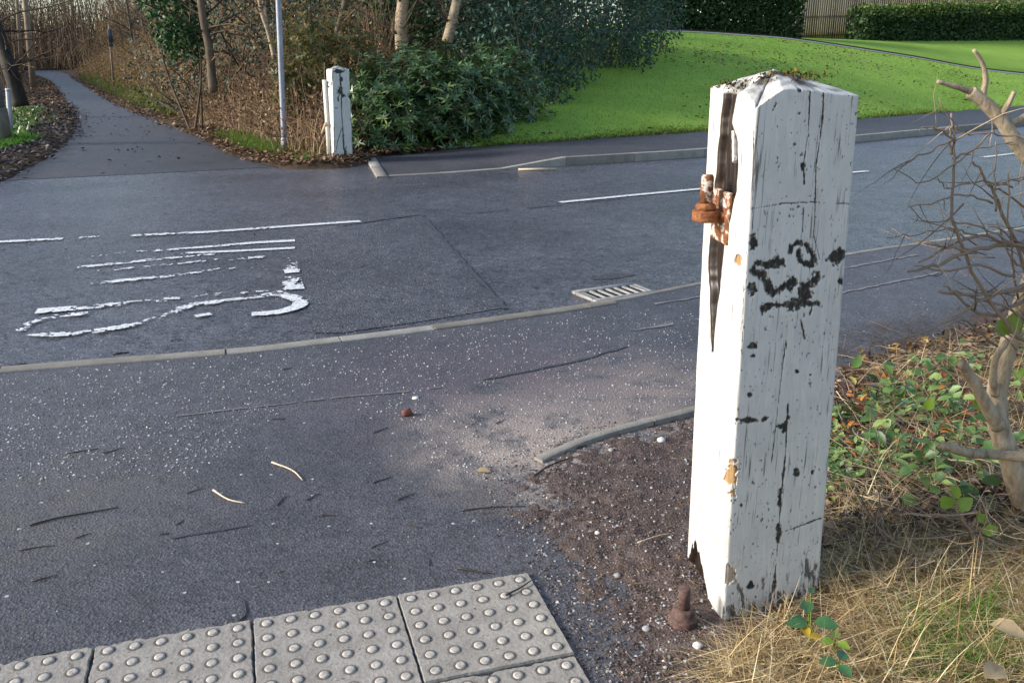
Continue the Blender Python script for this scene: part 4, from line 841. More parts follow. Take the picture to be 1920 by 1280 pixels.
# ------------------------------------------------------------------ shrubs
def shell(c, R, m, depth=.45, seed=0, low=-1.0):
    """points spread through the outer part of a lumpy ellipsoid, with outward normals"""
    r = np.random.RandomState(seed); d = unit(r.normal(size=(m * 2, 3))); d = d[d[:, 2] > low][:m]; m = len(d)
    lump = 1 + .22 * fbm(d[:, 0] * 2 + d[:, 2], d[:, 1] * 2 - d[:, 2], seed, 3, 1.7)
    k = (1 - depth * r.rand(m) ** 1.6) * lump
    return np.asarray(c) + d * k[:, None] * np.asarray(R), d
def bush(name, label, blobs, m, L, W, mat, per=1, rosette=False, stems=10, group=None, cat='shrub', droop=.2, seed=0, depth=.5):
    vol = np.array([b[1][0] * b[1][1] + b[1][1] * b[1][2] + b[1][0] * b[1][2] for b in blobs]); vol = vol / vol.sum(); base = np.array(blobs[0][0], float); base[2] = 0.05
    o = empty(name, base); lm = MB()
    for i, (c, R) in enumerate(blobs):
        P, d = shell(c, R, int(m * vol[i]), depth, seed + i, -.75)
        ok = P[:, 2] > .02; P = P[ok]; d = d[ok]
        if rosette:
            k = 7; P = np.repeat(P, k, 0); d = np.repeat(d, k, 0); mm = len(P); an = np.tile(np.arange(k) * 6.283 / k, mm // k) + np.repeat(rs.uniform(0, 6.28, mm // k), k)
            upv = unit(d * .6 + np.array([0, 0, .7]) + np.repeat(rs.normal(0, .25, (mm // k, 3)), k, 0)); a = unit(np.cross(upv, np.array([.3, .9, .1]))); b_ = np.cross(upv, a)
            D = a * np.cos(an)[:, None] + b_ * np.sin(an)[:, None] + upv * rs.uniform(-.25, .5, mm)[:, None]; N = upv
        else:
            mm = len(P); D = unit(d * .5 + rs.normal(0, .6, (mm, 3)) - np.array([0, 0, droop])); N = unit(d + rs.normal(0, .5, (mm, 3)) + np.array([0, 0, .3]))
        lm.leaves(P - base, D, N, rs.uniform(.7, 1.2, mm) * L, rs.uniform(.75, 1.2, mm) * W, .12)
    lm.build('foliage', mat, o)
    sm = MB(); r = np.random.RandomState(seed + 50)
    for i, (c, R) in enumerate(blobs):
        for q in range(stems):
            p0 = np.array([c[0] + r.normal(0, R[0] * .25), c[1] + r.normal(0, R[1] * .25), -.05]) - base; e = np.array(c) + unit(r.normal(size=3)) * np.array(R) * .85 - base; mid = (p0 + e) / 2 + r.normal(0, .15, 3)
            sm.tube(spline([p0, mid, e], 5), np.linspace(.03, .008, 11), 5, False)
    sm.build('stems', M['trunk'], o)
    return tag(o, label, cat, group)
def B(x, y, Y, rx, ry, rz): return (At(x, y, Y), (rx, ry, rz))
# rhododendron bank right of the small gatepost
bush('rhododendron', 'low broad rhododendron with long glossy leaves right of the small white gatepost', [B(725, 235, 14.9, .85, .7, .75), B(800, 215, 15.4, 1.0, .8, .95), B(880, 200, 16.2, 1.0, .9, 1.0), B(700, 180, 15.4, .6, .6, .7), B(940, 190, 17.3, .9, .9, 1.1), B(790, 165, 16.2, .9, .8, .8)], 2600, .145, .042, M['rhodo'], rosette=True, seed=3)
bush('rhododendron', 'lighter green leafy shrub between the lamp post and birch trunk', [B(575, 120, 16.2, .6, .6, .9), B(650, 110, 16.8, .8, .7, .8), B(545, 180, 15.9, .35, .4, .6)], 700, .12, .038, M['bramble_leaf'], rosette=True, seed=13)
# big dark evergreen
bush('laurel_bush', 'huge dark blue green evergreen bush on the lawn edge', [B(1090, 40, 23.5, 2.3, 1.9, 1.7), B(1000, 60, 20.5, 1.7, 1.4, 1.6), B(1180, 30, 26.5, 1.5, 1.5, 1.3), B(1060, -90, 24, 2.6, 2.2, 2.0), B(940, 100, 18.6, 1.1, 1.0, 1.2), B(930, -20, 19.8, 1.5, 1.3, 1.6), B(1120, 90, 24.0, 1.5, 1.3, .9), B(1010, 150, 19.0, .9, .9, .7)], 30000, .115, .05, M['laurel'], seed=23, stems=14, cat='bush')
bush('holly_bush', 'dark glossy holly behind the small white gatepost', [B(690, 10, 20.5, 1.4, 1.2, 1.6), B(800, 20, 21.5, 1.5, 1.2, 1.6), B(870, -10, 21, 1.3, 1.2, 1.8)], 9000, .10, .055, M['holly'], seed=33, cat='bush')
bush('ivy_clad_bush', 'dark green ivy mass hanging over the thicket beside the path', [B(330, 25, 19.0, .55, .6, .9), B(345, 80, 18.8, .4, .4, .5), B(310, -60, 19.3, .8, .8, 1.0)], 5000, .10, .06, M['holly'], seed=43, cat='bush', stems=1)
bush('evergreen_bush', 'dark evergreen undergrowth behind the bramble thicket', [B(430, 110, 21.5, 1.6, 1.0, 1.6), B(560, 60, 20.5, 1.4, 1.0, 1.7), B(350, 130, 23.5, 1.6, 1.2, 1.5), B(500, 0, 22, 2.0, 1.2, 1.5)], 4500, .10, .05, M['laurel'], seed=53, cat='bush')

# hedges and fence at the top of the bank
def hedge(name, label, line, h, d, m, seed):
    line = np.array(line); o = empty(name, line[0]); c = resample(line, .25); T = unit(np.gradient(c[:, :2], axis=0)); N = np.column_stack([-T[:, 1], T[:, 0]])
    r = np.random.RandomState(seed); i = r.randint(0, len(c), m); a = r.uniform(-1, 1, m); b = r.rand(m)
    face = r.rand(m); a = np.where(face < .45, -1 + .35 * r.rand(m) ** 2, a); tp_ = (face > .75); b = np.where(tp_, 1 - .15 * r.rand(m) ** 2, b); a = np.where((face >= .45) & (face <= .55), 1 - .3 * r.rand(m), a)
    rnd_ = 1 - .25 * np.abs(a) ** 3 * sst(.6, 1, b)
    P = np.column_stack([c[i][:, :2] + N[i] * (a * d / 2)[:, None] * (.85 + .25 * fbm(i * .11, b * 3, seed))[:, None], c[i][:, 2] - .2 + b * h * rnd_ * (1 + .06 * fbm(i * .09, a, seed + 2))]) + r.normal(0, .05, (m, 3))
    out = np.column_stack([N[i] * a[:, None], b * .8]); D = unit(out * .6 + r.normal(0, .6, (m, 3))); Nn = unit(out + r.normal(0, .5, (m, 3)))
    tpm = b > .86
    for nm, sel, mt in (('foliage', ~tpm, M['hedge']), ('sunlit_top', tpm, M['hedge_top'])):
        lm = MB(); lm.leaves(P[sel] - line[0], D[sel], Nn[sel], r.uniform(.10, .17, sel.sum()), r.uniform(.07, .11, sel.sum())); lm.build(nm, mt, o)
    mi = m // 2; i2 = r.randint(0, len(c), mi); a2 = r.uniform(-.75, .75, mi); b2 = r.uniform(0, .93, mi)
    P2 = np.column_stack([c[i2][:, :2] + N[i2] * (a2 * d / 2)[:, None], c[i2][:, 2] - .2 + b2 * h]) + r.normal(0, .05, (mi, 3)) - line[0]
    lm = MB(); lm.leaves(P2, rdir(mi), rdir(mi), r.uniform(.16, .30, mi), r.uniform(.12, .20, mi)); lm.build('inner_foliage', M['hedge'], o)
    sm = MB()
    for q in range(0, len(c), 3): sm.tube([c[q] - line[0] + np.array([0, 0, -.3]), c[q] - line[0] + np.array([r.normal(0, .1), r.normal(0, .1), h * .8])], [.03, .012], 5, False)
    sm.build('stems', M['dark_trunk'], o); return tag(o, label, 'hedge')
hl = At(1600, 84, 44); hr = At(1925, 72, 49)
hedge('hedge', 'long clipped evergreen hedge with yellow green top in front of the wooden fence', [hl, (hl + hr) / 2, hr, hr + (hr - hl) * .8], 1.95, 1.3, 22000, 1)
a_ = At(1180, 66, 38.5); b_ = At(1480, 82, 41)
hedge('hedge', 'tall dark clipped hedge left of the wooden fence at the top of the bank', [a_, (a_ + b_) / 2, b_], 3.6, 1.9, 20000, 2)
f0 = At(1452, 80, 44); f1 = At(1600, 74, 46.5); f2 = At(1960, 60, 53); f3 = f2 + (f2 - f1) * .7
fz = tag(empty('wooden_fence', f0), 'brown vertical board wooden fence behind the clipped hedges', 'fence')
mb = MB(); rl = MB(); pts = resample(np.array([f0, f1, f2, f3]), .145); fh = 2.5
for i in range(len(pts) - 1):
    p = pts[i]; d = pts[i + 1] - p; a = math.atan2(d[1], d[0]); mb.box(p - f0 + np.array([0, 0, fh / 2 - .2 + rnd.uniform(-.02, .02)]), (.112, .025, fh), a)
mb.build('boards', M['fence'], fz)
for z in (.25, 1.1, 2.0):
    rl = MB(); rl.tube([q - f0 + np.array([0, .06, z]) for q in (f0, f1, f2, f3)], .05, 4); rl.build('rail', M['fence_gap'], fz)
rl = MB(); rl.tube([q - f0 + np.array([0, .04, fh - .18]) for q in (f0, f1, f2, f3)], .07, 4); rl.build('capping', M['fence_gap'], fz)

# ------------------------------------------------------------------ bramble thicket, undergrowth, litter
def canes(P, h, r, seed, arch=.6, n=5):
    mb = MB(); rr = np.random.RandomState(seed); m = len(P); an = rr.rand(m) * 6.283; hh = h * rr.uniform(.45, 1.2, m); ar = arch * rr.rand(m) ** 1.5
    th = r * rr.uniform(.6, 1.3, m)
    t = np.linspace(0, 1, n)
    hor = np.column_stack([np.cos(an), np.sin(an)])
    for i in range(m):
        z = hh[i] * (t - ar[i] * .75 * t * t) ; x = hh[i] * (.12 * t + ar[i] * t * t)
        pts = np.column_stack([P[i, 0] + hor[i, 0] * x + rr.normal(0, .02 * hh[i], n) * t, P[i, 1] + hor[i, 1] * x + rr.normal(0, .02 * hh[i], n) * t, P[i, 2] - .05 + z])
        mb.tube(pts, np.linspace(th[i], th[i] * .35, n), 3, False)
    return mb
def along(curve, m, dmin, dmax, side, s0, s1, seed, pw=1.0):
    r = np.random.RandomState(seed); c = resample(curve, .1); L_ = len(c); i = (r.uniform(s0, s1, m) * (L_ - 1)).astype(int); T = np.gradient(c, axis=0); T = unit(np.stack([np.convolve(np.pad(T[:, q], 12, 'edge'), np.ones(25) / 25, 'valid') for q in (0, 1)], 1)); N = np.stack([-T[:, 1], T[:, 0]], 1) * side
    d = dmin + (dmax - dmin) * r.rand(m) ** pw; p = c[i] + N[i] * d[:, None]
    z = np.minimum(.05, d * .3) + .35 * sst(.3, 7, d); return np.column_stack([p, z]), d
def region(m, poly, curve, box, dmin, dmax, seed, pw=1.0):
    r = np.random.RandomState(seed); P = np.column_stack([r.uniform(box[0], box[1], m * 6), r.uniform(box[2], box[3], m * 6)]); P = P[inside(P, poly)]; d = seg_dist(P, curve); ok = (d > dmin) & (d < dmax) & (r.rand(len(P)) < ((dmax - d) / (dmax - dmin)) ** (pw - 1) if pw > 1 else (d > dmin) & (d < dmax)); P = P[ok][:m]; d = d[ok][:m]
    return np.column_stack([P, np.minimum(.05, d * .3) + .35 * sst(.3, 7, d)]), d
NB = (-13, -2.35, 13, 27)
rlen = len(resample(rvc, .1)) * .1
def fr_(m): return m / rlen
P, d = region(7500, RVP, rvc, NB, .7, 4.6, 5)
keep = P[:, 0] < -2.3 ; P = P[keep]; d = d[keep]
hgt = np.clip(.35 + .55 * d, .4, 2.1)
mb = canes(P, hgt, .0075, 6, .8, 6); tag(mb.build('bramble_thicket', M['cane']), 'dense tangle of bare brown bramble canes behind the lamp post', 'thicket', kind='stuff')
P, d = region(3800, RVP, rvc, (-15, -2.6, 16.5, 28), 2.5, 9, 5); mb = canes(P, np.clip(1.2 + .3 * d, 1.2, 3.4), .0095, 16, .5, 6); tag(mb.build('bramble_thicket', M['cane']), 'taller bare brown stems rising behind the bramble thicket', 'thicket', kind='stuff')
P2, d2 = region(1900, RVP, rvc, NB, .6, 4.5, 15)
m = len(P2) * 9; A = np.repeat(P2, 9, 0) + rs.normal(0, .2, (m, 3)); A[:, 2] = A[:, 2] * 1 + rs.rand(m) ** 1.2 * np.clip(.3 + .5 * np.repeat(d2[:len(P2)], 9), .3, 1.9)
mb = MB(); mb.leaves(A, rdir(m), rdir(m) + np.array([0, 0, .5]), rs.uniform(.04, .09, m), rs.uniform(.025, .05, m)); tag(mb.build('bramble_leaves', M['litter']), 'withered brown leaves caught in the bramble thicket', 'leaves', kind='stuff')
P, d = along(rvc, 3400, .9, 7, -1, fr_(17), fr_(90), 25, .9); hgt = np.clip(.4 + .6 * d, .4, 3.4)
mb = canes(P, hgt, .012, 26, .6, 5); tag(mb.build('path_undergrowth', M['cane']), 'brown bare undergrowth along the right side of the path', 'undergrowth', kind='stuff')
m = 20000; P, d = along(rvc, m, .5, 7, -1, fr_(16), fr_(90), 35, .8); P[:, 2] += rs.rand(m) ** 1.1 * np.clip(.3 + .6 * d, .3, 3.2)
mb = MB(); mb.leaves(P, rdir(m), rdir(m) + np.array([0, 0, .5]), rs.uniform(.06, .14, m), rs.uniform(.04, .08, m)); tag(mb.build('path_leaves', M['tan_leaf']), 'yellow brown leaves clinging in the scrub right of the path', 'leaves', kind='stuff')
m = 9000; P, d = along(rvc, m, .3, 4, -1, fr_(15), fr_(80), 36, 1.0); P[:, 2] += rs.rand(m) ** 1.5 * np.clip(.2 + .3 * d, .2, 1.2)
mb = MB(); mb.leaves(P, rdir(m), rdir(m) + np.array([0, 0, .5]), rs.uniform(.06, .13, m), rs.uniform(.03, .06, m)); tag(mb.build('path_weeds', M['bramble_leaf']), 'olive green weeds at the foot of the scrub right of the path', 'weeds', kind='stuff')
llen = len(resample(lvc, .1)) * .1; s0 = .14
P, d = along(lvc, 4200, 2.2, 10, 1, .2, .88, 45, .9); P = P[(P[:, 1] > 26)]; mb = canes(P, 2.6, .013, 46, .5, 5); tag(mb.build('bank_undergrowth', M['cane']), 'bare brown undergrowth on the bank left of the path', 'undergrowth', kind='stuff')
m = 9000; P, d = along(lvc, m, 2.5, 10, 1, .2, .88, 47, .9); ok = P[:, 1] > 26; P = P[ok]; m = len(P); P[:, 2] += rs.rand(m) ** 1.3 * 3.4
mb = MB(); mb.leaves(P, rdir(m), rdir(m), rs.uniform(.06, .13, m), rs.uniform(.04, .08, m)); tag(mb.build('bank_leaves', M['litter']), 'brown leaves caught in the scrub left of the path', 'leaves', kind='stuff')
m = 5200; P = np.column_stack([rs.uniform(-112, -28, m), rs.uniform(123, 140, m), np.full(m, .2)]); mb = canes(P, 4.6, .035, 91, .5, 5); tag(mb.build('far_undergrowth', M['cane']), 'reddish brown scrub closing the far end of the path', 'undergrowth', kind='stuff')
m = 9000; P = np.column_stack([rs.uniform(-112, -28, m), rs.uniform(122, 140, m), .2 + rs.rand(m) ** 1.2 * 6]); mb = MB(); mb.leaves(P, rdir(m), rdir(m), rs.uniform(.2, .4, m), rs.uniform(.15, .25, m)); tag(mb.build('far_leaves', M['litter']), 'brown leaf mass in the scrub at the far end of the path', 'leaves', kind='stuff')
P, d = along(lvc, 5200, 4.2, 20, 1, .3, .94, 101, .9); P = P[P[:, 1] > 33]; mb = canes(P, 7.5 * (.6 + P[:, 1] / 150), .028, 102, .25, 6); tag(mb.build('sapling_wood', M['cane']), 'grey brown mass of thin saplings in the wood left of the path', 'wood', kind='stuff')
P, d = along(rvc, 2600, 5.5, 18, -1, fr_(26), fr_(110), 103, .9); mb = canes(P, 5.5 * (.6 + P[:, 1] / 160), .022, 104, .3, 6); tag(mb.build('sapling_wood', M['cane']), 'brown mass of thin saplings in the wood right of the path', 'wood', kind='stuff')
m = 16000; P, d = along(rvc, m, 4.5, 16, -1, fr_(24), fr_(110), 105, .9); P[:, 2] += rs.rand(m) * (3 + P[:, 1] * .045); mb = MB(); mb.leaves(P, rdir(m), rdir(m), rs.uniform(.07, .16, m), rs.uniform(.05, .10, m)); tag(mb.build('wood_leaves', M['tan_leaf']), 'thin haze of tan leaves high in the wood right of the path', 'leaves', kind='stuff')
m = 12000; P, d = along(lvc, m, 5, 17, 1, .3, .92, 106, .9); P = P[P[:, 1] > 36]; m = len(P); P[:, 2] += rs.rand(m) * (3 + P[:, 1] * .05); mb = MB(); mb.leaves(P, rdir(m), rdir(m), rs.uniform(.08, .18, m), rs.uniform(.05, .10, m)); tag(mb.build('wood_leaves', M['litter']), 'dull brown leaves high in the wood left of the path', 'leaves', kind='stuff')
P = np.column_stack([rs.uniform(-135, -20, 5600), rs.uniform(126, 160, 5600), np.full(5600, .2)]); mb = canes(P, 13, .065, 107, .2, 5); tag(mb.build('sapling_wood', M['twig']), 'grey mass of far saplings behind the end of the path', 'wood', kind='stuff')
m = 24000; P = np.column_stack([rs.uniform(-135, -20, m), rs.uniform(128, 165, m), rs.rand(m) ** .8 * 13]); mb = MB(); mb.leaves(P, rdir(m), rdir(m), rs.uniform(.2, .5, m), rs.uniform(.1, .2, m)); tag(mb.build('wood_leaves', M['twig']), 'fine grey twig haze of the far wood at the end of the path', 'twigs', kind='stuff')
# green tufts and grass at verge edges
def grass_patch(c, rx, ry, m, mat, label, L0, L1, wd=.012, zc=.03, rot=0, dens=None):
    r = rs.normal(0, .5, (m, 2)) * np.array([rx, ry]); cs, sn = math.cos(rot), math.sin(rot); P = np.column_stack([c[0] + r[:, 0] * cs - r[:, 1] * sn, c[1] + r[:, 0] * sn + r[:, 1] * cs, np.full(m, zc)]); P = P[(inside(P, LVP) | inside(P, RVP)) & (seg_dist(P, lvc) > (.5 + .35 * fbm(P[:, 0], P[:, 1], 5, 3, 1.5) if wd > .013 else 0)) & (seg_dist(P, rvc) > .3)]; m = len(P)
    mb = MB(); mb.blades(P, rdir(m) * .7 + np.array([0, 0, .8]), rs.uniform(L0, L1, m), wd, .6, 2); return tag(mb.build('grass', mat), label, 'grass', kind='stuff')
P, d = region(20000, LVP, lvc, (-13, -6.5, 10.5, 17.5), .45, 3.2, 71, 1.2); P = P[fbm(P[:, 0], P[:, 1], 5, 3, .9) + sst(.4, 1.0, seg_dist(P, lvc)) > .45]; m = len(P); P[:, 2] += .01
mb = MB(); mb.blades(P, rdir(m) * .7 + np.array([0, 0, .9]), rs.uniform(.07, .19, m), .013, .5, 2); tag(mb.build('grass', M['bright_blade']), 'bright green grass verge at the left edge beside the leaf litter', 'grass', kind='stuff')
P, d = region(4200, LVP, lvc, (-16, -8, 16, 27), .8, 3.6, 72, 1.2); m = len(P); P[:, 2] += .03
mb = MB(); mb.leaves(P, rdir(m) + np.array([0, 0, .5]), rdir(m), rs.uniform(.05, .13, m), rs.uniform(.04, .08, m)); tag(mb.build('ground_weeds', M['weed_leaf']), 'green ground weeds on the left bank behind the grass verge', 'weeds', kind='stuff')
for mt_, m_, sd_, lb_ in (('verge_blade', 4200, 73, 'yellow green grass tufts round the lamp post foot'), ('bright_blade', 2600, 74, 'fresh green grass tufts left of the lamp post foot')):
    P, d = region(m_, RVP, rvc, (-6.2, -2.9, 13, 17.5), .18, 1.35, sd_, 1.3); P = P[fbm(P[:, 0], P[:, 1], 15, 3, 1.3) > -.15]; m = len(P)
    mb = MB(); mb.blades(P, rdir(m) * .7 + np.array([0, 0, .9]), rs.uniform(.10, .30, m), .011, .5, 2); tag(mb.build('grass', M[mt_]), lb_, 'grass', kind='stuff')
c = G(475, 275, .05); grass_patch(c, 1.1, .8, 2600, M['bright_blade'], 'green and yellow grass tuft left of the lamp post', .08, .26, .012)
c = G(560, 270, .08); grass_patch(c, .45, .5, 900, M['verge_blade'], 'small yellow green grass tuft right of the lamp post', .08, .24, .012)
c = G(-10, 280, .03); grass_patch(c, 1.5, 2.0, 100, M['bright_blade'], 'bright green grass patch at the left edge beside the leaf litter', .05, .13, .014, zc=.02)
c = G(15, 236, .03); grass_patch(c, 1.8, 4.4, 6000, M['weed_leaf'], 'darker green ground plants behind the bright grass patch', .06, .16, .02, zc=.05)
P, d = along(rvc, 9000, .25, 2.2, -1, fr_(14), fr_(60), 55, 1.2)
mb = MB(); m = len(P); mb.blades(P, rdir(m) * .7 + np.array([0, 0, .9]), rs.uniform(.15, .55, m) * (1 + P[:, 1] * .006), .014 + P[:, 1] * .0004, .5, 2); tag(mb.build('grass', M['verge_blade']), 'long yellow green grass bordering the right side of the path', 'grass', kind='stuff')
P, d = region(2600, RVP, rvc, (-12, -2.9, 13, 26), .45, 2.2, 56, 1.6); m = len(P)
mb = MB(); mb.blades(P, rdir(m) * .7 + np.array([0, 0, .8]), rs.uniform(.12, .4, m), .010, .6, 2); tag(mb.build('grass', M['straw']), 'dry straw coloured grass at the foot of the bramble thicket', 'grass', kind='stuff')
# leaf litter
def litter(P, L0, L1, mat, name, label, lift=.012):
    m = len(P); P = P.copy(); P[:, 2] += lift + rs.rand(m) * .03; mb = MB(); mb.leaves(P, rdir(m) * np.array([1, 1, .3]), rdir(m) * .35 + np.array([0, 0, 1]), rs.uniform(L0, L1, m), rs.uniform(L0, L1, m) * .65, .2)
    return tag(mb.build(name, mat), label, 'leaves', kind='stuff')
P, d = region(8000, RVP, rvc, (-9, -1.3, 12.8, 20), 0, 1.8, 65, 1.6); P[:, :2] += rs.normal(0, .06, (len(P), 2)); litter(P, .05, .11, M['litter'], 'leaf_litter', 'brown leaf litter around the small white gatepost and lamp post')
cv = np.vstack([G(705, 290, .02)[:2], G(790, 284, .02)[:2], G(870, 276, .05)[:2], G(960, 266, .08)[:2]]); P, d = along(spline(cv, 8), 3800, -.15, .9, 1, 0, 1, 66, 1.0); P[:, 2] = .03 + .06 * sst(-1.5, .3, P[:, 0]); litter(P, .05, .11, M['litter'], 'leaf_litter', 'brown leaf litter under the rhododendron along the far pavement')
P, d = along(rvc, 7000, -.25, 1.0, -1, fr_(11), fr_(75), 67, 1.0); litter(P, .07, .15, M['litter'], 'leaf_litter', 'reddish leaf litter along the right edge of the path')
P, d = region(8000, LVP, lvc, (-16, -5, 9, 30), .0, 1.5, 68, 1.7); P[:, :2] += rs.normal(0, .14, (len(P), 2)); litter(P, .06, .13, M['dark_litter'], 'leaf_litter', 'damp dark leaf litter along the left edge of the path')
P, d = region(9000, LVP, lvc, (-40, -10, 20, 60), 0, 4.5, 169, 1.2); litter(P, .07, .15, M['litter'], 'leaf_litter', 'brown leaf carpet on the bank round the wooden poles')
P, d = along(lvc, 5000, -.5, 2.5, 1, .2, .75, 69, .9); litter(P, .07, .15, M['litter'], 'leaf_litter', 'brown leaf litter on the far left edge of the path')
m = 260; tpa = rs.rand(m); P = np.column_stack([G(250, 300, 0)[0] + rs.normal(0, 1.6, m) - tpa * 6, G(250, 300, 0)[1] + rs.normal(0, 1.2, m) + tpa * 13, np.full(m, RZ + .006)]); litter(P, .04, .11, M['dark_litter'], 'leaf_litter', 'scattered leaves and twigs lying on the path surface', .002)
# pale house and reddish bank glimpsed at the end of the path
hb = At(118, 105, 124); ho = tag(empty('distant_house', (hb[0], hb[1], 0)), 'distant pale house glimpsed through trees at the end of the path', 'house')
mb = MB(); mb.box((0, 3, 1.5), (7, 6, 3.4)); mb.build('wall', M['house'], ho); ho.scale = (.62, .62, .62); ho.location.y = 136; ho.location.x -= 6; ho.location.z = .5
mb = MB(); mb.add([(-3.8, -.4, 3.1), (3.8, -.4, 3.1), (3.8, 6.4, 3.1), (-3.8, 6.4, 3.1), (-3.8, 3, 5.4), (3.8, 3, 5.4)], [(0, 4, 3), (1, 2, 5)], [(0, 1, 5, 4), (2, 3, 4, 5), (3, 2, 1, 0)]); mb.build('roof', M['roof'], ho)
for x in (-2.0, 1.8):
    mb = MB(); mb.box((x, -.02, 1.7), (1.3, .08, 1.2)); mb.build('window', M['sign_back'], ho)
#NEAR#
# ------------------------------------------------------------------ foreground: soil, edging, slabs, grit, twigs
soilpx = [(1003, 860), (1060, 838), (1130, 812), (1210, 792), (1295, 772), (1450, 722), (1590, 672), (1700, 628), (1800, 598), (1930, 560), (2300, 470)]
poly = [G(*q)[:2] for q in soilpx] + [np.array(q) for q in ((9, 6), (9, -1), (.30, -1), (.30, .9))] + [G(*q)[:2] for q in ((1150, 1330), (1125, 1240), (1100, 1160), (1075, 1095), (1020, 1010), (960, 960), (930, 925), (960, 890))]
gx = np.concatenate([np.arange(-.4, 2.2, .011), np.arange(2.2, 9, .12)]); gy = np.concatenate([np.arange(.6, 4.6, .011), np.arange(4.6, 8, .12)])
X, Y = np.meshgrid(gx, gy); PP = np.column_stack([X.ravel(), Y.ravel()]); sdv = sdist(PP, poly) + .10 * fbm(PP[:, 0], PP[:, 1], 2, 5, 5) * (PP[:, 0] < .62)
def soil_z(P, s=None):
    if s is None: s = sdist(P, poly)
    return -.010 + .014 * sst(-.16, .22, s) + .012 * sst(.1, .4, s) + .05 * sst(.25, 1.4, s) + (.008 * fbm(P[:, 0], P[:, 1], 6, 4, 9) + .010 * fbm(P[:, 0], P[:, 1], 16, 2, 45) * (1 - .6 * sst(.0, .4, s))) * sst(-.2, .1, s)
Z = soil_z(PP, sdv); ny, nx = X.shape
i = np.arange(ny - 1)[:, None] * nx; j = np.arange(nx - 1)[None]; Q = np.stack([i + j, i + j + 1, i + nx + j + 1, i + nx + j], -1).reshape(-1, 4); Q = Q[(Z[Q] > -.004).any(1)]
mb = MB(); mb.add(np.column_stack([PP, Z]), None, Q); tag(mb.build('soil', M['soil'], smooth=True), kind='structure')
e_ = spline([G(*q)[:2] for q in ((1000, 862), (1060, 836), (1130, 812), (1210, 792), (1300, 770), (1400, 742))], 8); ef = resample(e_, .02); nE = len(ef)
for q, (a, b) in enumerate(((0, .52), (.52, 1))):
    kerb_stone(ef[int(a * (nE - 1)):int(b * (nE - 1)) + 1], .045, -.06, 0, .022 if q else .012, .03 if q else .022, 'edging_stone', ['tapering concrete edging stone at the end of the bare soil patch', 'muddy concrete edging stone running behind the big gatepost'][q], 'edging stones by the soil patch', M['kerb'], side=-1, bev=.003)

# tactile paving slabs: 6 x 6 blisters each
o3 = G(560 + 535 / 2.5263, 820 + 778 / 2.5263); thS = rad(16.95); ux = np.array([math.cos(thS), math.sin(thS)]); uy = np.array([math.sin(thS), -math.cos(thS)])
def slab(ci, cj, label, ragged, seed, dz=0.0, rot=0.0, part=None):
    """slab whose first blister is at grid cell (6*ci, 6*cj)"""
    S = .065; c0 = o3[:2] + ux * (ci * (6 * S + .010)) + uy * (cj * (6 * S + .010)); ctr = c0 + ux * 2.5 * S + uy * 2.5 * S
    o = tag(empty('tactile_slab', (ctr[0], ctr[1], 0)), label, 'paving slab', 'blistered paving slabs'); hw = S * 3 + .004
    r = np.random.RandomState(seed); n_ = 40; t = np.linspace(-1, 1, n_, endpoint=False); ring_ = np.concatenate([np.column_stack([t, -np.ones(n_)]), np.column_stack([np.ones(n_), t]), np.column_stack([-t, np.ones(n_)]), np.column_stack([-np.ones(n_), -t])])
    rg = ragged * np.abs(fbm(ring_[:, 0] * 5 + seed, ring_[:, 1] * 5, seed, 4, 1.3)) + .003 * r.rand(len(ring_)); rg = rg * np.where(ring_[:, 1] < -.97, 1.0, .3)
    if part is not None: rg = rg + part(ring_)
    xy = ring_ * (hw - rg[:, None]); w = ux[None] * xy[:, :1] + uy[None] * xy[:, 1:]
    k = len(w); V = np.vstack([np.column_stack([w * 1.0, np.full(k, -.03)]), np.column_stack([w, np.full(k, .006 + dz)]), np.column_stack([w * .985, np.full(k, .012 + dz)])])
    me = bpy.data.meshes.new('slab'); F_ = [(a * k + q, a * k + (q + 1) % k, (a + 1) * k + (q + 1) % k, (a + 1) * k + q) for a in (0, 1) for q in range(k)]; F_ = [f[::-1] for f in F_] + [tuple(range(2 * k, 3 * k))[::-1]]
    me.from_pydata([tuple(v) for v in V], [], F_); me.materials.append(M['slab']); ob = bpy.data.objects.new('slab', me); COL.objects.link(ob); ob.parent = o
    for a in range(6):
        for b in range(6):
            p = (ux * (a - 2.5) + uy * (b - 2.5)) * S
            hid = ring_ if part is None else None
            q = np.array([p @ ux, p @ uy]) / hw; ii = int(np.argmin(np.linalg.norm(ring_ - q / np.max(np.abs(q)), axis=1)))
            if np.max(np.abs(q)) * hw > hw - rg[ii] - .002: continue
            hgt = r.uniform(.6, 1.05) * .0045
            bm_ = MB(); bm_.lathe((p[0], p[1], .0118 + dz), [(.0135, 0), (.0125, hgt * .6), (.0105, hgt), (.006, hgt * 1.06), (0, hgt * 1.08)], 16); bm_.build('blister', M['blister'], o, True)
    return o
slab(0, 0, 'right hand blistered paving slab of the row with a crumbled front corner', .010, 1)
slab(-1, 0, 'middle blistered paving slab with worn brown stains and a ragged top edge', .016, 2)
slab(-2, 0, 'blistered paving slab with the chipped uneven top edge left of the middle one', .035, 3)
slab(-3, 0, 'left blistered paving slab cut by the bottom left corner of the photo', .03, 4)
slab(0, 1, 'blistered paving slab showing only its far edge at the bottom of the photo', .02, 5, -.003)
slab(-1, 1, 'blistered slab in the front row below the middle slab', .02, 6, 0)

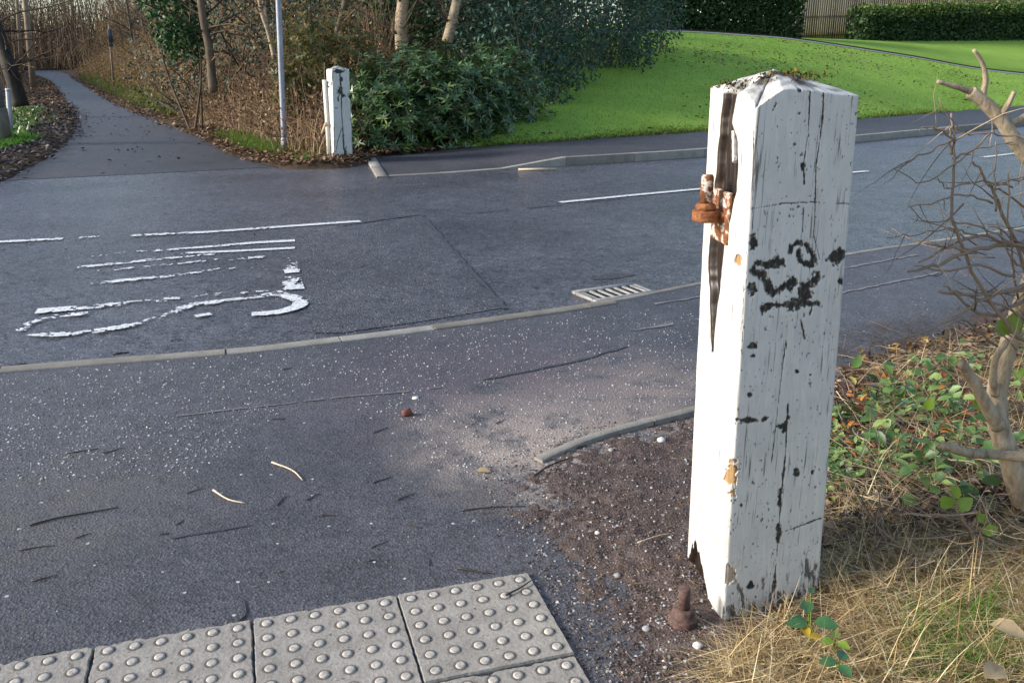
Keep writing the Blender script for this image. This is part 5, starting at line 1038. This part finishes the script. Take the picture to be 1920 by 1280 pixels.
# grit
def pebbles(P, r, mat, label, name='grit'):
    m = len(P); V0 = np.array([(1, 0, 0), (-.5, .87, 0), (-.5, -.87, 0), (0, 0, .8), (.4, .5, .5)]); mb = MB()
    an = rs.rand(m) * 6.283; cs, sn = np.cos(an), np.sin(an); r = np.broadcast_to(r, (m,))[:, None]; V0 = np.broadcast_to(V0, (m, 5, 3)) * (1 + .35 * rs.normal(size=(m, 5, 3)))
    V = np.stack([V0[..., 0] * cs[:, None] - V0[..., 1] * sn[:, None], V0[..., 0] * sn[:, None] + V0[..., 1] * cs[:, None], V0[..., 2]], -1) * r[..., None] + P[:, None]
    b = np.arange(m)[:, None] * 5; T = np.concatenate([b + np.array(q) for q in ((0, 4, 3), (4, 1, 3), (1, 2, 3), (2, 0, 3), (0, 1, 4))]); mb.add(V.reshape(-1, 3), T); return tag(mb.build(name, mat), label, 'grit', kind='stuff')
def scat(m, x0, x1, y0, y1, z=0.0):
    px = rs.uniform(x0, x1, m); py = rs.uniform(y0, y1, m); return np.array([G(a, b, z) for a, b in zip(px, py)])
P = scat(6500, -20, 1300, 585, 900); kd = seg_dist(P, fine); dn = fbm(P[:, 0], P[:, 1], 3, 3, 1.2); ok = (kd > .12) & (inside(P, np.vstack([fine, [(40, -5), (-40, -5)]]))) & (~inside(P, poly)) & (dn + .55 * sst(2.0, .3, kd) > -.05); P = P[ok]
pebbles(P, rs.uniform(.002, .0062, len(P)), M['grit'], 'pale grit scattered over the near pavement')
P = scat(2600, -20, 1150, 850, 1240); ok = ~inside(P, poly); P = P[ok]; pebbles(P, rs.uniform(.0012, .0034, len(P)), M['brown_grit'], 'fine dark grit on the near pavement')
P = scat(6500, 900, 1340, 790, 1290); s_ = sdist(P, poly); ok = (s_ > -.05 - .10 * rs.rand(len(P))); P = P[ok]; P[:, 2] = np.maximum(soil_z(P), 0) + .001; pebbles(P, rs.uniform(.0015, .0052, len(P)) * (1 + (rs.rand(len(P)) > .97) * .8), M['brown_grit'], 'small stones and crumbs on the bare soil round the gatepost')
P = scat(800, 960, 1345, 800, 1290); s_ = sdist(P, poly); P = P[s_ > -.12]; P[:, 2] = np.maximum(soil_z(P), 0) + .001; pebbles(P, rs.uniform(.0025, .007, len(P)), M['grit'], 'pale stones mixed in the bare soil round the gatepost')
m = 600; P = scat(m, 1000, 1330, 790, 1280); P = P[sdist(P, poly) > 0]; m = len(P); P[:, 2] = soil_z(P) + .005
mb = MB(); D = rdir(m) * np.array([1, 1, .12]); mb.leaves(P, D, rdir(m) * .3 + np.array([0, 0, 1]), rs.uniform(.015, .06, m), rs.uniform(.0015, .004, m)); tag(mb.build('plant_debris', M['litter']), 'tiny bits of dead plant on the bare soil', 'debris', kind='stuff')
def stone(px, py, r, mat, label, name='stone', cat='stone', flat=.6, z=0.0):
    c = G(px, py, z); rr = np.random.RandomState(int(px)); n1, n2 = 7, 10; V = []
    for a in range(n1 + 1):
        for b in range(n2):
            t = math.pi * a / n1; f_ = 2 * math.pi * b / n2; d = np.array([math.sin(t) * math.cos(f_), math.sin(t) * math.sin(f_), math.cos(t)]); V.append(d * r * (1 + .25 * mnoise.noise(Vector(d * 1.7) + Vector((px, 0, 0)))) * np.array([1, 1, flat]))
    V = np.array(V); V[:, 2] += r * flat * .6; Q = [(a * n2 + b, (a + 1) * n2 + b, (a + 1) * n2 + (b + 1) % n2, a * n2 + (b + 1) % n2) for a in range(n1) for b in range(n2)]
    mb = MB(); mb.add(V + c, None, Q); return tag(mb.build(name, mat, origin=c), label, cat)
def szp(px, py):
    p = G(px, py); return float(max(0, soil_z(p[None])[0]))
stone(779, 747, .016, M['chalk'], 'flat white pebble lying on the pavement behind the brick piece', flat=.35)
stone(1157, 1080, .011, M['grit'], 'pale stone in the soil left of the lower hinge', z=szp(1157, 1080)); stone(1240, 827, .018, M['chalk'], 'pale stone on the soil just below the edging stones', z=szp(1240, 827)); stone(1308, 1212, .013, M['chalk'], 'white stone beside the lower hinge at the post foot', z=szp(1308, 1212)); stone(1212, 1180, .012, M['grit'], 'grey stone left of the lower hinge collar', z=szp(1212, 1180)); stone(1146, 845, .012, M['grit'], 'small grey stone close to the tapering edging end', z=szp(1146, 845)); stone(1120, 1000, .009, M['chalk'], 'tiny pale stone in the middle of the bare soil', z=szp(1120, 1000))
c = G(763, 779); mb = MB(); mb.box((0, 0, .014), (.042, .026, .028), .5, .006); mb.v = [v + .003 * rs.normal(size=v.shape) for v in mb.v]; bo = mb.build('brick_fragment', M['brick']); bo.location = tuple(c); tag(bo, 'broken piece of red brick lying on the pavement', 'brick')
# fallen pieces: single leaves
def one_leaf(px, py, L_, W_, ang, mat, label, z=.006, tilt=.15, cat='leaf', name='fallen_leaf'):
    c = G(px, py, z); D = np.array([[math.cos(ang), math.sin(ang), tilt]]); mb = MB(); mb.leaves(np.zeros((1, 3)), D, np.array([[.1, -.3, 1.0]]), L_, W_, .18, 1); ob = mb.build(name, mat); ob.location = tuple(c); return tag(ob, label, cat)
one_leaf(893, 882, .055, .03, -.15, M['pale_leaf'], 'pale curled leaf lying on the tarmac near the soil edge')
# twigs on the tarmac
def twig(pts, r, mat, label, z=None, group=None, sides=5):
    P = np.array([G(x, y, 0) for x, y in pts]); P[:, 2] = (r * .9 if z is None else z) + r * .4 * rs.rand(len(P)); P = spline(P, 4) if len(P) > 2 else resample(P, np.linalg.norm(P[1] - P[0]) / 3)
    c = P.mean(0) * np.array([1, 1, 0]); mb = MB(); mb.tube(P, np.linspace(r, r * .55, len(P)), sides); ob = mb.build('twig', mat, origin=c); return tag(ob, label, 'twig', group)
twig([(510, 868), (548, 883), (568, 902)], .0042, M['pale_twig'], 'pale peeled twig bent in the middle on the near tarmac')
twig([(400, 920), (428, 938), (460, 945)], .0042, M['pale_twig'], 'pale brown curved twig on the tarmac left of the bent one')
twig([(55, 986), (110, 972), (165, 962), (222, 952)], .0035, M['dark_twig'], 'longest dark twig on the tarmac at the left')
twig([(345, 652), (0, 0)][:1] + [(380, 648)], .006, M['dark_twig'], 'short dark twig in the road gutter left of the kerb joint') if False else None
twig([(212, 664), (243, 661)], .008, M['dark_twig'], 'short dark stick lying in the gutter below the lettering', z=.0)
twig([(-5, 690), (52, 681)], .006, M['dark_twig'], 'dark stick in the gutter at the left edge of the photo', z=.0)
twig([(440, 1172), (452, 1162), (462, 1150), (458, 1126)], .003, M['dark_twig'], 'dark hooked twig standing up by the slab edge')
twig([(1000, 902), (1030, 882), (1066, 868)], .0045, M['dark_twig'], 'dark twig lying on the soil edge below the edging stone', z=.02)
twig([(858, 1066), (900, 1073), (920, 1076)], .0035, M['dark_twig'], 'dark twig just above the right hand slab')
twig([(948, 1125), (975, 1112), (996, 1098)], .0034, M['dark_twig'], 'dark twig resting on the right hand slab', z=.018)
twig([(1195, 1030), (1230, 1018), (1258, 1012)], .0025, M['pale_twig'], 'thin pale twig on the soil left of the post', z=.025)
GT = 'dark bare twigs scattered on the near tarmac'; LT = 'small dark twig scattered on the near tarmac'
for pts in (((36, 1032), (75, 1026), (103, 1023)), ((60, 1090), (108, 1079)), ((58, 1236), (105, 1222)), ((125, 850), (185, 842)), ((192, 851), (232, 840)), ((298, 1002), (318, 1001)), ((745, 938), (778, 926)), ((700, 905), (735, 894)), ((595, 966), (630, 967)), ((696, 1027), (730, 1013)), ((520, 947), (535, 930)), ((578, 1, ), ) and ((575, 938), (600, 926)), ((700, 812), (728, 802)), ((865, 958), (920, 952), (985, 950)), ((600, 640), (0, 0)) and ((530, 694), (548, 690)), ((905, 712), (935, 708)), ((755, 612), (0, 0)) and ((505, 786), (535, 786)), ((928, 700), (955, 707)), ((930, 795), (948, 786)), ((610, 1070), (0, 0)) and ((805, 1060), (805, 1048)), ((735, 1085), (0, 0)) and ((690, 1052), (704, 1050)), ((140, 1010), (170, 1000)), ((345, 925), (352, 0)) and ((350, 925), (382, 915)), ((330, 985), (345, 975)), ((760, 980), (790, 990))):
    twig(list(pts), rs.uniform(.0018, .003), M['dark_twig'], LT, group=GT, sides=4)
m = 500; P = scat(m, -10, 1000, 700, 1240); P = P[~inside(P, poly)]; m = len(P); P[:, 2] = .003
mb = MB(); an = rs.normal(.2, .6, m); mb.leaves(P, np.column_stack([np.cos(an), np.sin(an), 0 * an]), np.tile([0, 0, 1.0], (m, 1)) + rdir(m) * .2, rs.uniform(.01, .035, m), rs.uniform(.0016, .0035, m)); tag(mb.build('twig_crumbs', M['dark_litter']), 'tiny dark twig crumbs over the near tarmac', 'debris', kind='stuff')
m = 700; P = scat(m, -20, 1850, 300, 640, RZ + .004); P = P[~inside(P, np.vstack([fine, [(40, -5), (-40, -5)]]))]; m = len(P)
mb = MB(); mb.leaves(P, rdir(m) * np.array([1, 1, .1]), np.tile([0, 0, 1.0], (m, 1)), rs.uniform(.015, .06, m), rs.uniform(.006, .02, m)); tag(mb.build('road_debris', M['dark_litter']), 'small leaf scraps blown about on the road', 'debris', kind='stuff')

# ------------------------------------------------------------------ foreground bank: litter, weeds, straw, shrub
def reg(m, pxpoly, seed):
    r = np.random.RandomState(seed); pxpoly = np.array(pxpoly, float); lo = pxpoly.min(0); hi = pxpoly.max(0); A = r.uniform(lo, hi, (m * 3, 2)); A = A[inside(A, pxpoly)][:m]; P = np.array([G(a, b, .03) for a, b in A]); P[:, 2] = soil_z(P); return P
RB = [(1560, 690), (1620, 668), (1780, 620), (1960, 570), (2300, 480), (2300, 960), (1960, 1010), (1530, 1050), (1545, 900)]
P = reg(5600, RB, 1); m = len(P); P[:, 2] += .004 + rs.rand(m) ** 2 * .05
mb = MB(); mb.leaves(P, rdir(m) * np.array([1, 1, .4]), rdir(m) * .5 + np.array([0, 0, 1]), rs.uniform(.02, .06, m), rs.uniform(.012, .03, m), .25, 1); tag(mb.build('leaf_litter', M['litter']), 'brown dead leaves on the bank right of the big gatepost', 'leaves', kind='stuff')
P = reg(2300, RB, 12); m = len(P); P[:, 2] += .02 + rs.rand(m) ** 2 * .06
mb = MB(); mb.leaves(P, rdir(m) * np.array([1, 1, .3]), rdir(m) * .5 + np.array([0, 0, 1]), rs.uniform(.02, .055, m), rs.uniform(.010, .024, m), .25, 1); tag(mb.build('leaf_litter', M['dark_litter']), 'dark damp leaves on the bank right of the big gatepost', 'leaves', kind='stuff')
P = reg(2300, [(1550, 790), (1660, 740), (1790, 740), (1800, 880), (1740, 930), (1640, 930), (1545, 960)], 2); dn = fbm(P[:, 0], P[:, 1], 8, 3, 4); P = P[dn > -.22]; m = len(P); P[:, 2] += .02 + rs.rand(m) ** 1.4 * .07
mb = MB(); mb.leaves(P, rdir(m) * np.array([1, 1, .5]) + np.array([0, 0, .1]), rdir(m) * .5 + np.array([-.2, -.2, 1]), rs.uniform(.014, .042, m), rs.uniform(.012, .028, m), .15, 1); tag(mb.build('ground_weeds', M['weed_leaf']), 'small green weeds growing among the leaves right of the big gatepost', 'weeds', kind='stuff')
P = reg(420, [(1600, 660), (1920, 600), (1920, 700), (1690, 740), (1600, 740)], 3); m = len(P); P[:, 2] += .02
mb = MB(); mb.leaves(P, rdir(m) * np.array([1, 1, .4]), rdir(m) * .5 + np.array([0, 0, 1]), rs.uniform(.03, .07, m), rs.uniform(.016, .035, m), .25, 1); tag(mb.build('leaf_litter', M['tan_leaf']), 'orange tan leaves along the edge of the pavement behind the big gatepost', 'leaves', kind='stuff')
P = reg(260, [(1560, 740), (1840, 700), (1860, 880), (1560, 960)], 4); m = len(P); P[:, 2] += .05 + .04 * rs.rand(m)
mb = MB(); mb.leaves(P, rdir(m) * np.array([1, 1, .3]), rdir(m) * .5 + np.array([0, 0, 1]), rs.uniform(.03, .06, m), rs.uniform(.012, .026, m), .25, 1); tag(mb.build('leaf_litter', M['red_leaf']), 'red and orange leaves scattered over the weeds', 'leaves', kind='stuff')
SR = [(1500, 1080), (1560, 1040), (1640, 1010), (1960, 1000), (2200, 980), (2200, 1330), (1330, 1330), (1360, 1235), (1440, 1185)]
P = reg(25000, SR, 5)
for q_ in ((1520, 1160, 48), (1515, 1190, 30), (1566, 1200, 26), (1572, 1242, 32), (1855, 1180, 45)):
    P = P[np.linalg.norm(PXa(P) - np.array(q_[:2]), axis=1) > q_[2]]
m = len(P); P[:, 2] += rs.rand(m) ** 1.5 * .06; D = rdir(m) * np.array([1, 1, .22]) + np.array([.05, -.1, .05])
mb = MB(); mb.blades(P, D, rs.uniform(.05, .19, m), rs.uniform(.0014, .0034, m), rs.uniform(-.2, .5, m), 4); tag(mb.build('dry_grass', M['straw']), 'matted dry straw coloured grass right of the big gatepost foot', 'grass', kind='stuff')
P = reg(3800, [(1530, 1050), (1700, 980), (1960, 900), (1960, 640), (1640, 690), (1620, 900)], 6); m = len(P); P[:, 2] += .03 + rs.rand(m) * .06
mb = MB(); mb.blades(P, rdir(m) * np.array([1, 1, .3]) + np.array([0, 0, .05]), rs.uniform(.06, .24, m), rs.uniform(.0014, .0030, m), rs.uniform(0, .4, m), 3); tag(mb.build('dead_stalks', M['straw']), 'pale dead stalks lying over the leafy bank', 'stalks', kind='stuff')
P = reg(900, [(1670, 1175), (1860, 1150), (1880, 1300), (1680, 1310)], 7); m = len(P)
mb = MB(); mb.blades(P, rdir(m) * .45 + np.array([0, -.1, .8]), rs.uniform(.06, .18, m), .0028, .5, 4); tag(mb.build('grass', M['bright_blade']), 'green grass tuft growing through the dry straw at bottom right', 'grass', kind='stuff')
P = reg(900, [(1330, 1330), (1390, 1215), (1520, 1120), (1560, 1160), (1500, 1330)], 8); m = len(P)
mb = MB(); mb.blades(P + np.array([0, 0, .012]), rdir(m) * np.array([1, 1, .2]) + np.array([0, 0, .05]), rs.uniform(.04, .15, m), .002, .3, 3); tag(mb.build('dead_stalks', M['litter']), 'thin brown root hairs and stalks at the gatepost foot', 'stalks', kind='stuff')
P = reg(700, [(1540, 630), (1640, 600), (1900, 550), (1920, 610), (1600, 690)], 9); m = len(P); P[:, 2] = .012
mb = MB(); mb.blades(P, rdir(m) * np.array([1, 1, .15]) + np.array([0, 0, .04]), rs.uniform(.08, .3, m), .0035, .1, 3); tag(mb.build('dead_stalks', M['twig']), 'thin twigs and stalks strewn along the pavement edge', 'stalks', kind='stuff')

P = reg(260, [(1560, 760), (1640, 690), (1960, 600), (1960, 1100), (1700, 1120), (1560, 1040)], 10); mb = MB(); r_ = np.random.RandomState(5)
for p in P:
    a_ = r_.rand() * 6.283; t3, r3 = grow(r_, p + np.array([0, 0, .05 + .08 * r_.rand()]), (math.cos(a_), math.sin(a_), r_.uniform(-.15, .25)), r_.uniform(.12, .42), r_.uniform(.0012, .0032), 6, .14); mb.tube(t3, r3, 4, False)
tag(mb.build('bramble_canes', M['shrub_twig']), 'thin tangled bramble canes lying over the leafy bank', 'canes', kind='stuff')
P = reg(300, [(1640, 720), (1930, 640), (1940, 1010), (1700, 990), (1600, 900)], 14); P = P[fbm(P[:, 0], P[:, 1], 18, 3, 3) > -.2]; m = len(P); P[:, 2] += .05 + rs.rand(m) * .12
mb = MB(); mb.leaves(P, rdir(m) * np.array([1, 1, .4]), rdir(m) * .5 + np.array([-.2, -.3, 1]), rs.uniform(.035, .07, m), rs.uniform(.024, .045, m), .15, 1); tag(mb.build('bramble_leaves', M['weed_leaf']), 'broad green bramble leaves around the shrub stems', 'leaves', kind='stuff')
def plant(pxs, label, mat, name='strawberry_plant', cat='plant'):
    c = pxs[0][:2]; base = G(*c, .08); o = tag(empty(name, base), label, cat)
    for (px, py, L_, W_, a, zt) in pxs[1]:
        lmb = MB(); p = G(px, py, zt + .07) - base; D = np.array([[math.cos(a), math.sin(a), .15]]); lmb.leaves(p[None], D, np.array([[0, -.45, 1.0]]), L_, W_, .14, 1); lmb.build('leaf', mat, o, True)
    sm = MB()
    for (px, py, L_, W_, a, zt) in pxs[1]:
        p = G(px, py, zt + .07) - base; sm.tube([np.array([0, 0, -.03]), p * .6 + np.array([0, 0, -.008]), p], .0016, 4, False)
    sm.build('stems', M['near_leaf'], o); return o
plant(((1522, 1190), [(1516, 1150, .062, .040, 1.5, .07), (1512, 1163, .058, .042, 3.5, .06), (1526, 1166, .060, .040, -.35, .06), (1520, 1112, .03, .02, 1.2, .09)]), 'three leaved green strawberry plant at the right foot of the big gatepost', M['straw_leaf'])
plant(((1566, 1205), [(1566, 1197, .036, .026, 1.3, .06), (1562, 1200, .034, .024, 3.4, .055), (1570, 1204, .034, .024, -.9, .055)]), 'small curled green seedling in the straw beside the yellow leaves', M['near_leaf'], 'seedling')
plant(((1572, 1245), [(1574, 1237, .042, .03, .9, .06), (1568, 1240, .042, .03, 3.3, .055), (1573, 1246, .044, .03, -1.3, .055)]), 'lower strawberry plant with three grey green leaves in the straw', M['straw_leaf'])
one_leaf(1502, 1172, .05, .028, -1.5, M['yellow_leaf'], 'yellow leaf below the three leaved strawberry plant', .12); one_leaf(1520, 1196, .03, .022, .3, M['yellow_leaf'], 'small round yellow leaf next to the longer yellow leaf', .12)
one_leaf(1855, 1170, .085, .055, -.6, M['pale_leaf'], 'big pale dry leaf lying on the straw at the right', .15, .1); one_leaf(1845, 1270, .08, .05, .5, M['pale_leaf'], 'pale crumpled leaf at the bottom right of the straw', .14, .1)
one_leaf(1590, 938, .085, .022, .02, M['bramble_leaf'], 'long narrow olive leaf lying beside the big gatepost', .12, .05)
one_leaf(1648, 905, .06, .035, .4, M['pale_leaf'], 'pale brown curled leaf on the dark litter beside the post', .06); one_leaf(1760, 700, .06, .04, .3, M['tan_leaf'], 'tan leaf lying at the back of the leafy bank', .08)

# bare shrub at the right
sh = tag(empty('bare_shrub', (G(1935, 985)[0], G(1935, 985)[1], .03)), 'pruned bare shrub with pale stems and many twigs at the right edge', 'shrub'); so = np.array(sh.location)
def STEM(pts, r0, r1, name='stem', mat='shrub', sides=9, per=6):
    P = spline(np.array([At(*q) for q in pts]), per) - so; R = np.linspace(r0, r1, len(P)) * (1 + .08 * fbm(np.arange(len(P)) * .6, 0 * P[:, 0], int(pts[0][0])))
    mb = MB(); mb.tube(P, R, sides); mb.build(name, M[mat], sh, True); return P
Yb = 2.50
STEM([(1935, 990, Yb), (1915, 930, Yb), (1893, 860, Yb), (1873, 800, Yb + .02), (1868, 745, Yb + .04), (1878, 690, Yb + .05), (1893, 640, Yb + .05), (1905, 595, Yb + .05), (1935, 520, Yb)], .036, .024, per=8)
STEM([(1872, 800, Yb), (1852, 765, Yb - .01), (1825, 715, Yb - .02), (1803, 680, Yb - .03)], .023, .014)
STEM([(1866, 740, Yb + .02), (1862, 705, Yb - .0), (1868, 668, Yb - .01), (1892, 637, Yb)], .012, .010)
STEM([(1768, 834, Yb - .15), (1815, 848, Yb - .1), (1870, 852, Yb - .06), (1940, 858, Yb - .1)], .0135, .017)
STEM([(1985, 350, 2.35), (1935, 305, 2.35), (1905, 268, 2.35), (1882, 232, 2.35), (1862, 208, 2.35), (1836, 184, 2.35), (1820, 172, 2.35)], .020, .0155)
STEM([(1985, 350, 2.35), (2010, 450, 2.4), (1990, 560, 2.45), (1935, 620, 2.5)], .024, .03)
STEM([(1820, 172, 2.35), (1800, 165, 2.34), (1758, 153, 2.33)], .009, .005, 'twig')
STEM([(1843, 178, 2.35), (1848, 150, 2.34), (1842, 118, 2.33), (1826, 94, 2.32)], .0085, .0045, 'twig')
STEM([(1872, 222, 2.35), (1888, 200, 2.33), (1902, 172, 2.32)], .0085, .006, 'twig')
STEM([(1882, 232, 2.35), (1910, 226, 2.36), (1940, 205, 2.38)], .011, .008)
TW = [([(1985, 690, 2.4), (1880, 600, 2.35), (1800, 450, 2.3), (1785, 380, 2.3), (1790, 280, 2.3), (1784, 213, 2.3)], .006), ([(1862, 245, 2.33), (1800, 300, 2.3), (1735, 340, 2.28), (1676, 318, 2.26)], .0028), ([(1940, 262, 2.3), (1860, 250, 2.3), (1800, 245, 2.28), (1760, 188, 2.25)], .0028),
      ([(1790, 260, 2.3), (1740, 285, 2.28), (1700, 305, 2.26), (1678, 317, 2.25)], .003), ([(1900, 350, 2.32), (1830, 340, 2.3), (1780, 352, 2.28), (1752, 332, 2.26)], .0028), ([(1787, 300, 2.3), (1830, 280, 2.3), (1900, 265, 2.3)], .003), ([(1790, 268, 2.3), (1750, 240, 2.28), (1720, 250, 2.26)], .0035),
      ([(1950, 570, 2.4), (1880, 400, 2.33), (1845, 330, 2.3), (1820, 298, 2.28)], .0055), ([(1950, 480, 2.35), (1870, 440, 2.3), (1800, 415, 2.28), (1735, 418, 2.25), (1705, 388, 2.24)], .003), ([(1860, 380, 2.3), (1800, 365, 2.28), (1750, 380, 2.25), (1708, 386, 2.24)], .003), ([(1830, 440, 2.32), (1780, 430, 2.3), (1720, 440, 2.28), (1660, 445, 2.25)], .0026),
      ([(1960, 470, 2.4), (1880, 455, 2.35), (1830, 442, 2.32), (1722, 492, 2.25)], .006), ([(1960, 440, 2.4), (1900, 458, 2.35), (1820, 470, 2.3), (1750, 500, 2.28), (1700, 510, 2.25)], .0075), ([(1960, 545, 2.4), (1890, 548, 2.35), (1840, 562, 2.32), (1780, 600, 2.28), (1700, 632, 2.25), (1640, 640, 2.25)], .0052), ([(1930, 560, 2.4), (1850, 590, 2.35), (1800, 560, 2.3), (1772, 530, 2.28)], .0062),
      ([(1940, 530, 2.4), (1880, 548, 2.35), (1820, 553, 2.32), (1760, 548, 2.28)], .008), ([(1870, 650, 2.42), (1800, 600, 2.36), (1770, 640, 2.3)], .004), ([(1910, 560, 2.4), (1895, 470, 2.34), (1890, 400, 2.3), (1893, 310, 2.28)], .0036), ([(1868, 400, 2.3), (1866, 330, 2.28), (1868, 262, 2.26)], .003), ([(1940, 650, 2.4), (1960, 560, 2.4), (1890, 420, 2.33)], .006),
      ([(1940, 400, 2.35), (1880, 360, 2.32), (1858, 352, 2.3), (1852, 345, 2.3)], .0034), ([(1940, 330, 2.33), (1900, 340, 2.3), (1840, 346, 2.28)], .003), ([(1785, 290, 2.3), (1783, 260, 2.3), (1782, 230, 2.3)], .0042), ([(1830, 475, 2.3), (1780, 465, 2.28), (1740, 460, 2.26)], .004), ([(1900, 520, 2.35), (1840, 500, 2.3), (1770, 508, 2.28), (1718, 498, 2.26)], .0045), ([(1955, 620, 2.4), (1880, 575, 2.35), (1790, 545, 2.3)], .005),
      ([(1955, 300, 2.3), (1925, 330, 2.3), (1905, 345, 2.3)], .004), ([(1950, 505, 2.38), (1900, 490, 2.34), (1868, 415, 2.3)], .004), ([(1820, 1000, 2.3), (1830, 960, 2.3), (1795, 965, 2.26), (1690, 962, 2.24)], .005), ([(1842, 1085, 2.26), (1836, 1030, 2.28), (1815, 985, 2.3), (1780, 920, 2.3)], .010), ([(1836, 1030, 2.28), (1850, 960, 2.3), (1848, 930, 2.3)], .004)]
rr = np.random.RandomState(77)
for q, (pts, r0) in enumerate(TW):
    P = spline(np.array([At(*p) for p in pts]), 5) - so; mb = MB(); mb.tube(P + rr.normal(0, .0025, P.shape), np.linspace(r0, r0 * .45, len(P)), 5)
    ts = MB()
    for k in range(2):
        j = rr.randint(2, len(P) - 1); d = unit(P[j] - P[j - 1] + rr.normal(0, .55, 3)); t3, r3 = grow(rr, P[j], d, rr.uniform(.05, .22), max(.0013, r0 * .4), 5, .16); mb.tube(t3, r3, 4)
    mb.build('twig', M['shrub_twig'], sh)
for k in range(20):     # fine side twigs low in the shrub
    px, py = rr.uniform(1800, 1960), rr.uniform(380, 660); p = At(px, py, rr.uniform(2.25, 2.6)) - so; d = unit(np.array([rr.normal(-.5, .6), rr.normal(0, .4), rr.normal(.1, .6)])); t3, r3 = grow(rr, p, d, rr.uniform(.12, .35), rr.uniform(.0016, .003), 6, .16); mb = MB(); mb.tube(t3, r3, 4); mb.build('twig', M['shrub_twig'], sh)
for (px, py, Y, L_, W_, a, tl) in ((1888, 628, 2.42, .075, .05, 1.4, .9), (1880, 632, 2.42, .06, .04, 1.9, .8), (1782, 952, 2.3, .055, .045, 2.2, .6), (1790, 955, 2.3, .06, .045, .8, .6), (1786, 935, 2.3, .045, .035, 1.5, .8), (1842, 998, 2.28, .045, .036, .5, .4), (1850, 975, 2.3, .04, .03, 2.6, .4), (1905, 1062, 2.25, .05, .035, .2, .2), (1912, 640, 2.6, .05, .03, .4, .3), (1905, 705, 2.6, .06, .03, .8, .5), (1600, 690, 2.6, .05, .032, 1.4, .6), (1835, 770, 2.5, .06, .045, 1.6, .8), (1740, 770, 2.7, .05, .035, 1.7, .8)):
    p = At(px, py, Y) - so; mb = MB(); mb.leaves(p[None], np.array([[math.cos(a) * .8, -.2, tl]]), np.array([[-.3, -.9, .35]]), L_, W_, .1, 1); mb.build('leaf', M['near_leaf'] if px != 1600 else M['weed_leaf'], sh, True)
